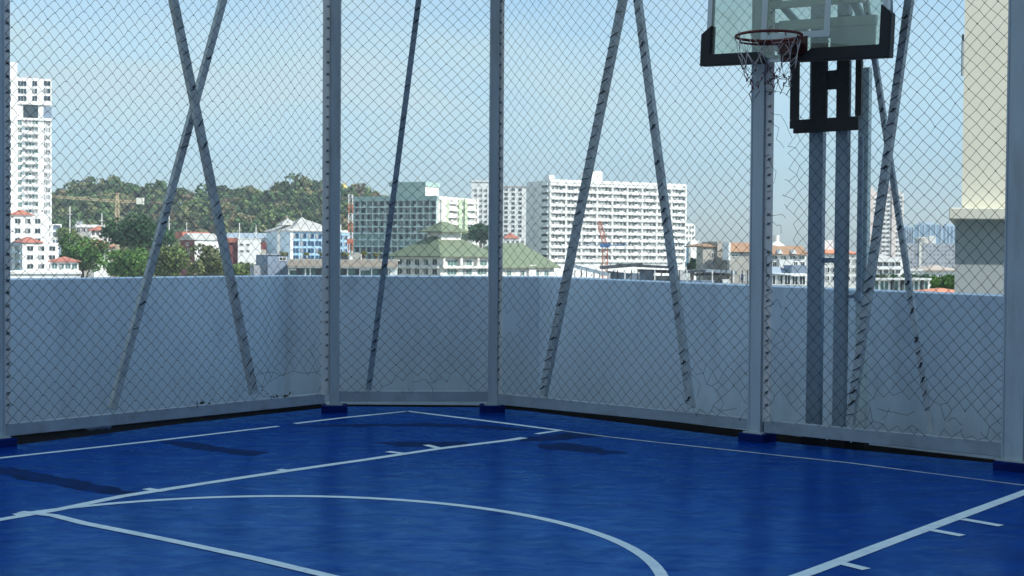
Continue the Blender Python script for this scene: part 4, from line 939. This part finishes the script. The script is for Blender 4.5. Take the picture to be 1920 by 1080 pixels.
B = Bld('blank_house', 'plain white house with four tiny paired windows beside the pale blue hotel', 'house', 440, 446, 489, 449, 480, 12, 'white', depth=10)
for x in (450.5, 462):
    for y in (457, 469): B.winpx('R', x, x + 5.5, y, y + 4)
B.box('roof_cap', ['white2'], -.1, B.LR + .1, -.1, 10, B.zt, B.zt + .3); B.box('side_bay', ['maroon'], B.LR + .003, B.up('R', 500), 1, 9, 0, B.z('R', 494, 454)); B.box('side_bay_base', ['beige'], B.LR + .003, B.up('R', 499), .7, .997, 0, B.z('R', 494, 468))
B.box('porch_roof', ['redroof'], B.up('R', 424), -.003, .5, 7, B.z('R', 446, 455), B.z('R', 446, 446)); B.box('porch_wall', ['maroon'], B.up('R', 427), -.003, 1, 6.5, 0, B.z('R', 446, 455) - .003)
# far dome on the ridge
q = at(645, 352, 1010); dm = empty('hilltop_shrine', (q[0], q[1], q[2] - 8), label='tiny golden topped shrine on the hill ridge', cat='shrine')
b = MB(); b.tube([(0, 0, 0), (0, 0, 7), (0, 0, 8.5), (0, 0, 10), (0, 0, 12)], [3, 2.6, 2.4, 1.2, .1], 10); b.build('spire', ['gold'], dm, smooth=True)
# little red roofed house behind
B = Bld('red_roof_house', 'tiny white house with bright red roof right of the centre fence post', 'house', 946, 946, 985, 447, 560, 8, 'white', depth=8)
B.hip('roof', 'redroof', 0, B.up('R', 972), 0, 8, B.zt, 2.4, over=.4); B.grid('R', 948, 984, 448, 460, 4, 1, .5, .5)
B = Bld('annex_block', 'narrow white block stepping down at the right end of the apartment slab', 'apartment block', 1284, 1284, 1303, 419, 720, 10, 'white', depth=10)
B.grid('R', 1285, 1302, 421, 452, 3, 3, .55, .5); B.rect('glass_strip', 'glassblue_far', 'R', 1285, 1291, 457, 500, .3); B.box('low_wing', ['white'], B.up('R', 1293), B.up('R', 1310), -2, -.003, 0, B.z('R', 1300, 451))
# beige houses and brown roofs right of centre
B = Bld('beige_house', 'beige rendered house with thin brown roof edge behind the dark canopies', 'house', 1306, 1318, 1343, 463, 330, 18, 'beige', depth=9)
B.hip('roof', 'brownroof', 0, B.LR, 0, 9, B.zt, .8, over=.4); B.winpx('R', 1334, 1340, 474, 483); B.winpx('R', 1336, 1340, 488, 500)
B.box('tall_part', ['beige'], B.LR + .003, B.up('R', 1363), -.6, 8, 0, B.z('R', 1350, 453)); B.win('R', B.up('R', 1357), B.z('R', 1357, 482), .5, 1.0, 'dark', 0, .6); B.win('R', B.up('R', 1357), B.z('R', 1357, 498), .5, 1.0, 'dark', 0, .6)
B = Bld('brown_roof_house', 'beige house with steep brown tiled roof left of the hoop post', 'house', 1363, 1368, 1440, 472, 322, 10, 'beige', depth=9)
b = MB(); b.add([(-.2, -.6, B.zt), (B.LR + .2, -.6, B.zt), (B.LR + .2, 3.5, B.zt + 2.2), (.8, 3.5, B.zt + 2.2), (-.2, 8, B.zt), (B.LR + .2, 8, B.zt)], [(0, 1, 2, 3), (0, 3, 4), (3, 2, 5, 4), (1, 5, 2), (0, 4, 5, 1)]); b.build('roof', ['brownroof'], B.root)
B.box('gable', ['white'], -.5, -.003, -.7, 4, B.zt - 2, B.zt + 2.3); B.winpx('R', 1372, 1384, 477, 481, 'green'); B.grid('R', 1388, 1412, 512, 528, 3, 1, .7, .8, 'blue')
B = Bld('white_resort', 'white resort with brown roofs, two tiny gables and a round turret', 'hotel', 1438, 1438, 1512, 477, 345, 6, 'white', depth=12)
b = MB(); b.add([(-.4, -.8, B.zt), (B.LR + .2, -.8, B.zt), (B.LR + .2, 4, B.zt + 2.2), (-.4, 4, B.zt + 2.2), (-.4, 9, B.zt), (B.LR + .2, 9, B.zt)], [(0, 1, 2, 3), (3, 2, 5, 4), (0, 3, 4), (1, 5, 2), (0, 4, 5, 1)]); b.build('roof', ['brownroof'], B.root)
for xx in (1461, 1487):
    b = MB(); uu = B.up('R', xx); b.add([(uu - .7, -1.2, B.zt + .2), (uu + .7, -1.2, B.zt + .2), (uu, -1.2, B.zt + 1.3), (uu - .7, 1, B.zt + .3), (uu + .7, 1, B.zt + .3), (uu, 1.5, B.zt + 1.4)], [(0, 1, 2), (0, 2, 5, 3), (1, 4, 5, 2)]); b.build('gable', ['white'], B.root)
b = MB(); uc = B.up('R', 1468); zt = B.z('R', 1468, 460); b.tube([(uc, 6, zt - 1), (uc, 6, zt), (uc, 6, zt + .9), (uc, 6, zt + 1.0), (uc, 6, zt + 2.6)], [2.4, 2.2, .9, .8, .8], 16); b.build('turret', ['white2'], B.root)
B.grid('R', 1443, 1512, 479, 486, 4, 1, .6, .8, 'green'); B.grid('R', 1446, 1512, 490, 500, 5, 1, .5, .8, 'curtain'); B.rect('bay', 'white', 'R', 1459, 1484, 487, 503, 1.2)
B.winpx('R', 1462, 1469, 492, 498); B.grid('R', 1443, 1512, 504, 522, 5, 1, .6, .7, 'dark')
B = Bld('metal_roof_hall', 'low hall with sloping grey metal roof in front of the white resort', 'hall', 1440, 1440, 1513, 512, 240, 5, 'white', depth=8)
b = MB(); b.add([(-.3, -.5, B.zt), (B.LR * .6, -.5, B.zt - .4), (B.LR * .6, 6, B.zt + 1.0), (-.3, 6, B.zt + 1.2), (-.3, 6, B.zt - .5), (B.LR * .6, 6, B.zt - .5)], [(0, 1, 2, 3), (3, 2, 5, 4), (0, 3, 4), (1, 5, 2), (0, 4, 5, 1)]); b.build('roof', ['metalroof'], B.root)
B.grid('R', 1442, 1512, 514, 535, 5, 1, .7, .8, 'dark'); B.box('upper_room', ['bluegrey'], B.LR * .61, B.LR, 0, 5, B.zt + .003, B.zt + 1.4); B.rect('trim', 'white', 'R', 1482, 1513, 516, 518, .4)
B = Bld('orange_roof_house', 'small cream house with orange roof seen between the two hoop poles', 'house', 1530, 1530, 1612, 476, 300, 4, 'white2', depth=8)
B.hip('roof', 'orangeroof', 0, B.LR, 0, 8, B.zt, 1.2, over=.3); B.grid('R', 1532, 1610, 482, 530, 6, 3, .55, .5, 'dark'); B.box('roof_tank', ['white'], B.up('R', 1547), B.up('R', 1570), 3, 6, B.zt + .5, B.z('R', 1555, 450))
# pale pink twin towers
for (xl, xr, yt, lab) in ((1613, 1646, 366, 'slimmer pale pink high-rise with pointed crown, left of the two'), (1650, 1693, 362, 'wider pale pink high-rise seen between the crossed braces')):
    B = Bld('high_rise', lab, 'high-rise', xl, xl, xr, yt, 1300, 8, 'pink', depth=14, group='pale pink high-rises')
    B.slabs('balcony_row', 'white2', 'R', xl + 2, xl + (xr - xl) * .4, yt + 4, 500, 16, 1.4, 2.2); B.slabs('balcony_row', 'white2', 'R', xl + (xr - xl) * .62, xr - 1, yt + 4, 500, 16, 1.4, 2.2)
    B.grid('R', xl + 2, xl + (xr - xl) * .42, yt + 4, 500, 2, 16, .6, .5); B.grid('R', xl + (xr - xl) * .6, xr - 1, yt + 4, 500, 2, 16, .6, .5)
    xm = xl + (xr - xl) * .55; B.box('lift_core', ['pink'], B.up('R', xm - 4), B.up('R', xm + 4), -2.2, 8, 0, B.z('R', xm, yt - 15)); B.box('crown_step', ['pink'], B.up('R', xm + 4) + .003, B.up('R', xm + 12), 1, 8, B.zt, B.zt + 4)
B = Bld('terraced_hotel', 'white hotel with stepped balconies and grey hipped roof below the pink high-rises', 'hotel', 1606, 1606, 1696, 486, 420, 6, 'white', depth=12)
B.hip('roof', 'greyroof', 0, B.up('R', 1678), 0, 12, B.zt, 2.6, over=.6); B.slabs('balcony', 'white', 'R', 1640, 1690, 488, 530, 3, 1.4, .9); B.grid('R', 1610, 1690, 488, 530, 7, 3, .7, .5, 'dark')
# far blue glass offices and grey slab
for (xl, xr, yt, D, lab) in ((1690, 1712, 426, 2300, 'far hazy blue office block, lowest and leftmost of the three'), (1712.5, 1764, 421, 2260, 'far hazy blue glass office block, widest of the three'), (1766, 1800, 424, 2320, 'far hazy blue block with pale pilasters beside the cream wall')):
    B = Bld('office_block', lab, 'office block', xl, xl, xr, yt, D, 3, 'glassblue_far', depth=30, group='far blue office blocks')
    B.fins('mullion', 'paleblue', 'R', xl, xr, yt, 480, 5, 1.2, 1.2); B.box('roof_plant', ['paleblue'], B.LR * .3, B.LR * .8, 4, 16, B.zt, B.zt + 4)
B = Bld('apartment_slab', 'grey slab block dotted with small dark windows in front of the far blue offices', 'apartment block', 1695, 1695, 1800, 456, 1350, 4, 'grey', depth=16)
B.grid('R', 1698, 1798, 458, 512, 14, 7, .5, .5); B.box('lift_tower', ['white2'], B.up('R', 1744), B.up('R', 1756), 2, 8, B.zt, B.z('R', 1750, 442))
b = MB(); ur = B.up('R', 1732); b.tube([(ur, 6, B.zt), (ur, 6, B.zt + 5), (ur, 6, B.zt + 6.5)], [7, 6.5, 4], 16); b.build('drum', ['beige'], B.root); B.rect('strip', 'cream', 'R', 1723, 1727, 455, 512, 1.0)
B = Bld('flat_roof_house', 'low ivory house row with tan roofs under the grey slab block', 'house', 1700, 1700, 1800, 508, 270, 4, 'white2', depth=9)
B.hip('roof', 'tanroof', B.up('R', 1735), B.LR, 0, 9, B.zt, 1.2, over=.4); B.grid('R', 1703, 1798, 510, 530, 7, 1, .5, .6); B.box('parapet', ['white2'], 0, B.up('R', 1733), -.2, .2, B.zt, B.zt + .4)
# near balcony house and orange roof
B = Bld('balcony_flats', 'nearby white flats with glazed balconies and a planted roof edge', 'flats', 1608, 1608, 1744, 523, 128, 4, 'white', depth=6)
B.grid('R', 1612, 1742, 525, 548, 7, 1, .8, .86, 'green'); B.rect('fascia', 'white', 'R', 1608, 1744, 521, 524.5, .5)
for xx in (1612, 1672, 1690, 1727): B.rect('column', 'darkgrey', 'R', xx, xx + 4, 525, 575, .3)
B.slabs('floor_slab', 'white', 'R', 1608, 1744, 549, 600, 2, .6, .2)
Q, H = [], []
rg = np.random.default_rng(8)
for k in range(26):
    q_, h_ = crown_quads((rg.uniform(B.up('R', 1640), B.LR), rg.uniform(-.3, .3), B.zt + .25), (.35, .3, .3), 80, .06, rg, 4, (.05, .12, .06)); Q.append(q_); H.append(h_)
me = quads_mesh('roof_planting', np.concatenate(Q), ['leaf'], np.concatenate(H)); o = bpy.data.objects.new('roof_planting', me); C.objects.link(o)
o.location = B.root.location; o.rotation_euler = B.root.rotation_euler; tag(o, 'dark green planting trailing along the roof edge of the nearby white flats', 'planting', kind='stuff')
B = Bld('tiled_house', 'house top with bright orange tiled roof just over the parapet', 'house', 1742, 1742, 1830, 556, 108, 3, 'white2', depth=5)
B.hip('roof', 'orangeroof', 0, B.LR, 0, 5, B.zt, .62, over=.2)
# steel canopies (building site) right of centre
cy_ = 300
cs = empty('steel_canopy', (*at(1215, 520, cy_)[:2], GZ), label='dark steel market canopies on thin columns with low white wall beneath', cat='canopy')
CO = np.array([*at(1215, 520, cy_)[:2], GZ])
def canopy(p, q, th, dep, mi, D):
    a, c = at(*p, D), at(*q, D); b.add([tuple(a + np.array([0, s_, t_])) for s_ in (0, dep) for t_ in (0, -th)] + [tuple(c + np.array([0, s_, t_])) for s_ in (0, dep) for t_ in (0, -th)],
      [(0, 1, 5, 4), (2, 6, 7, 3), (0, 4, 6, 2), (1, 3, 7, 5), (0, 2, 3, 1), (4, 5, 7, 6)], mi)
roofs = [((1070, 494), (1143, 512), .8), ((1128, 499), (1205, 493), .7), ((1160, 494), (1262, 499), .6), ((1140, 508), (1200, 515), .5), ((1200, 505), (1262, 507), .7), ((1268, 509), (1322, 505), .6), ((1318, 504), (1382, 508), .7), ((1305, 513), (1360, 512), .5), ((1385, 503), (1420, 507), .4)]
for k, (p, q, th) in enumerate(roofs):
    b = MB(); canopy(p, q, th, 6 + k % 3, 0, cy_ + k * 3); b.build('roof', ['darkgrey' if k % 3 else 'metalroof'], cs, origin=CO)
rg = np.random.default_rng(4)
for k, x in enumerate([1078, 1090, 1100, 1114, 1124, 1142, 1150, 1158, 1172, 1184, 1196, 1212, 1228, 1240, 1256, 1274, 1288, 1296, 1312, 1322, 1336, 1352, 1362, 1372, 1376, 1392, 1402, 1412]):
    a = at(x, 500 + (8 if x < 1150 and x > 1110 else 6), cy_ + 2 + k % 4); b = MB(); b.box(a[0] - .12, a[0] + .12, a[1], a[1] + .2, GZ, a[2]); b.build('column', ['darkgrey' if k % 4 else 'white'], cs, origin=CO)
for (x0, x1, y0, y1, D, ml) in ((1062, 1124, 520, 560, 296, 'white'), (1145, 1200, 512, 560, 306, 'bluegrey'), (1200, 1226, 507, 560, 308, 'bluegrey'), (1226, 1262, 517, 560, 306, 'darkgrey'), (1276, 1340, 525, 560, 303, 'bluegrey'), (1356, 1368, 524, 560, 299, 'white'), (1268, 1284, 506, 560, 309, 'white2'), (1376, 1440, 533, 560, 299, 'white2')):
    a, c = at(x0, y0, D), at(x1, y0, D); b = MB(); b.box(a[0], c[0], D, D + 1.5, GZ, a[2]); b.build('low_wall', [ml], cs, origin=CO)
# ------------------------------------------------------------------ cranes
def lattice(b, p, q, w, n, th, mi=0):
    p, q = np.array(p, float), np.array(q, float); d = unit(q - p); a = np.cross(d, (0, 1, 0)); a = unit(a) * w / 2; c = np.cross(d, a / np.linalg.norm(a)) * w / 2
    for sa, sc in ((-1, -1), (1, -1), (1, 1), (-1, 1)): b.bar(p + a * sa + c * sc, q + a * sa + c * sc, th, mi=mi)
    for k in range(n):
        s0, s1 = p + (q - p) * k / n, p + (q - p) * (k + 1) / n; sg = 1 if k % 2 else -1
        b.bar(s0 + a * sg + c, s1 - a * sg + c, th * .7, mi=mi); b.bar(s0 + a * sg - c, s1 - a * sg - c, th * .7, mi=mi); b.bar(s1 + a + c, s1 - a + c, th * .7, mi=mi)
D = 610; base = at(220, 420, D); cr_ = empty('tower_crane', (base[0], base[1], GZ), label='yellow hammerhead tower crane in front of the wooded hill', cat='crane'); CO = np.array([base[0], base[1], GZ])
top = at(220, 377, D); b = MB(); lattice(b, (base[0], base[1], GZ), (base[0], base[1], top[2]), 1.5, 26, .22); b.build('mast', ['crane_y'], cr_, origin=CO)
b = MB(); lattice(b, top, at(60, 366, D), 1.0, 26, .15); b.build('jib', ['crane_y'], cr_, origin=CO)
b = MB(); lattice(b, top, at(262, 378, D), 1.0, 8, .17); b.build('counter_jib', ['crane_y'], cr_, origin=CO)
b = MB(); q = at(263, 377, D); b.box(q[0] - 1.5, q[0] + 1.5, q[1] - 1, q[1] + 1, q[2] - 1.4, q[2] + 1.4); b.build('counterweight', ['cream'], cr_, origin=CO)
b = MB(); lattice(b, top, top + np.array([0, 0, 3.6]), .9, 3, .2); b.bar(top + np.array([0, 0, 3.6]), at(140, 371.5, D), .12); b.bar(top + np.array([0, 0, 3.6]), q, .12); b.build('apex', ['crane_y'], cr_, origin=CO)
D = 400; base = at(1134, 520, D); cr_ = empty('luffing_crane', (base[0], base[1], GZ), label='red luffing crane with raised jib in front of the white apartment slab', cat='crane'); CO = np.array([base[0], base[1], GZ])
top = at(1133, 462, D); b = MB(); lattice(b, (base[0], base[1], GZ), (base[0], base[1], top[2]), 1.5, 26, .2); b.build('mast', ['crane_r'], cr_, origin=CO)
b = MB(); lattice(b, top + np.array([.3, 0, .3]), at(1123, 416, D), 1.1, 9, .2); b.bar(at(1136, 440, D), at(1124, 418, D), .12); b.build('jib', ['crane_r'], cr_, origin=CO)
b = MB(); q = top; b.box(q[0] - 1.2, q[0] + 1.6, q[1] - 1, q[1] + 1, q[2] - .3, q[2] + .9); b.bar(at(1086, 460, D), at(1176, 459, D), .22); b.box(q[0] + 1.7, q[0] + 6, q[1] - .6, q[1] + .6, q[2] + .2, q[2] + .5); b.build('slew_platform', ['crane_b'], cr_, origin=CO)
# white utility poles by the sheds
for k, (x, yt) in enumerate(((131, 387), (191, 399), (317, 405), (350, 417), (449, 418), (480, 421))):
    q = at(x, yt, 545); up_ = empty('utility_pole', (q[0], q[1], GZ), label='slender white pole standing %s' % ['right of the white tower, in front of the wooded hill', 'left of the yellow crane mast', 'at the left crossed brace above the dark tree', 'above the maroon gabled house', 'above the plain white house', 'left of the pale blue hotel roof'][k], cat='pole', group='white poles in front of the hill')
    b = MB(); h_ = q[2] - GZ; b.tube([(0, 0, 0), (0, 0, h_)], [.28, .16], 8); b.build('shaft', ['mast_w'], up_); b = MB(); b.box(-.9, .9, -.08, .08, h_ - 3.2, h_ - 3.0); b.build('crossarm', ['mast_w'], up_)

# ------------------------------------------------------------------ neighbouring cream wing (right) and the hotel the photo is taken from
D = 25.0; th = rad(2)
W0 = at(1803, 400, D); wing = empty('cream_building', (W0[0], W0[1], GZ), th, label='tall cream building corner with projecting ivory ledge at the right edge', cat='building')
mpp = D / FPX; ZB = lambda y: at(1803, y, D)[2] - GZ
kw_ = float((W0[0]) / W0[1]) + .06
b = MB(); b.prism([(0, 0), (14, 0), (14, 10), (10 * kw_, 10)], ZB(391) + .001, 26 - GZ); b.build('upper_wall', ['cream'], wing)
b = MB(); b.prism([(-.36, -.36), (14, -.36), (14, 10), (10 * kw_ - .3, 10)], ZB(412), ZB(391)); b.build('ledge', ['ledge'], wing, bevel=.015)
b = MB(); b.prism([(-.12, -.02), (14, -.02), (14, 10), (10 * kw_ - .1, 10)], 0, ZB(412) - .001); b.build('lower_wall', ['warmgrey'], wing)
b = MB(); b.box(-.035, -.003, .0, .05, ZB(142), ZB(76)); b.box(-.03, -.003, .01, .04, ZB(75.5), ZB(64), 1); b.build('meter_box', ['warmgrey', 'black'], wing)
hotel = empty('hotel_tower', (10, -.6, GZ), label='tall grey hotel tower rising directly behind the court and the camera', cat='hotel')
HH = 43 - GZ
b = MB(); b.box(-19, 46, -14, 0, 0, HH); M['facade'] = mat('pale_hotel_render', (.62, .66, .70), .8, .06, .3)
b.build('facade', ['facade'], hotel)
me = window_mesh(2.4, 1.9, 'dark', 1)
for j in range(5):
    for i in range(16):
        if i in (6, 7, 8) and j == 0: continue
        o = bpy.data.objects.new('window', me); C.objects.link(o); o.parent = hotel; o.rotation_euler = (0, 0, math.pi); o.location = (-18 + i * 3.4 + 2.4, .005, -GZ + .9 + j * 3.2)

# ------------------------------------------------------------------ air
HAZE = 1
if HAZE:
    b = MB(); b.box(-2600, 2600, -200, 3000, GZ - 1.2, 110); 
    m = bpy.data.materials.new('haze_air'); m.use_nodes = True; nt = m.node_tree; nt.nodes.remove(nt.nodes['Principled BSDF'])
    v = N(nt, 'ShaderNodeVolumePrincipled', Density=.00017); v.inputs['Color'].default_value = (.80, .90, 1.0, 1); v.inputs['Anisotropy'].default_value = 0.0
    nt.links.new(v.outputs[0], nt.nodes['Material Output'].inputs['Volume']); M['haze'] = m
    o = b.build('haze', ['haze']); tag(o, 'thin pale blue haze lying over the town', 'haze', kind='stuff')

# ------------------------------------------------------------------ render settings
S.render.engine = 'CYCLES'
S.view_settings.view_transform = 'Standard'; S.view_settings.look = 'None'; S.view_settings.exposure = 0.38; S.view_settings.gamma = 1
S.cycles.use_denoising = True
S.cycles.max_bounces = 6; S.cycles.transparent_max_bounces = 12; S.cycles.volume_bounces = 0
S.cycles.sample_clamp_indirect = 8
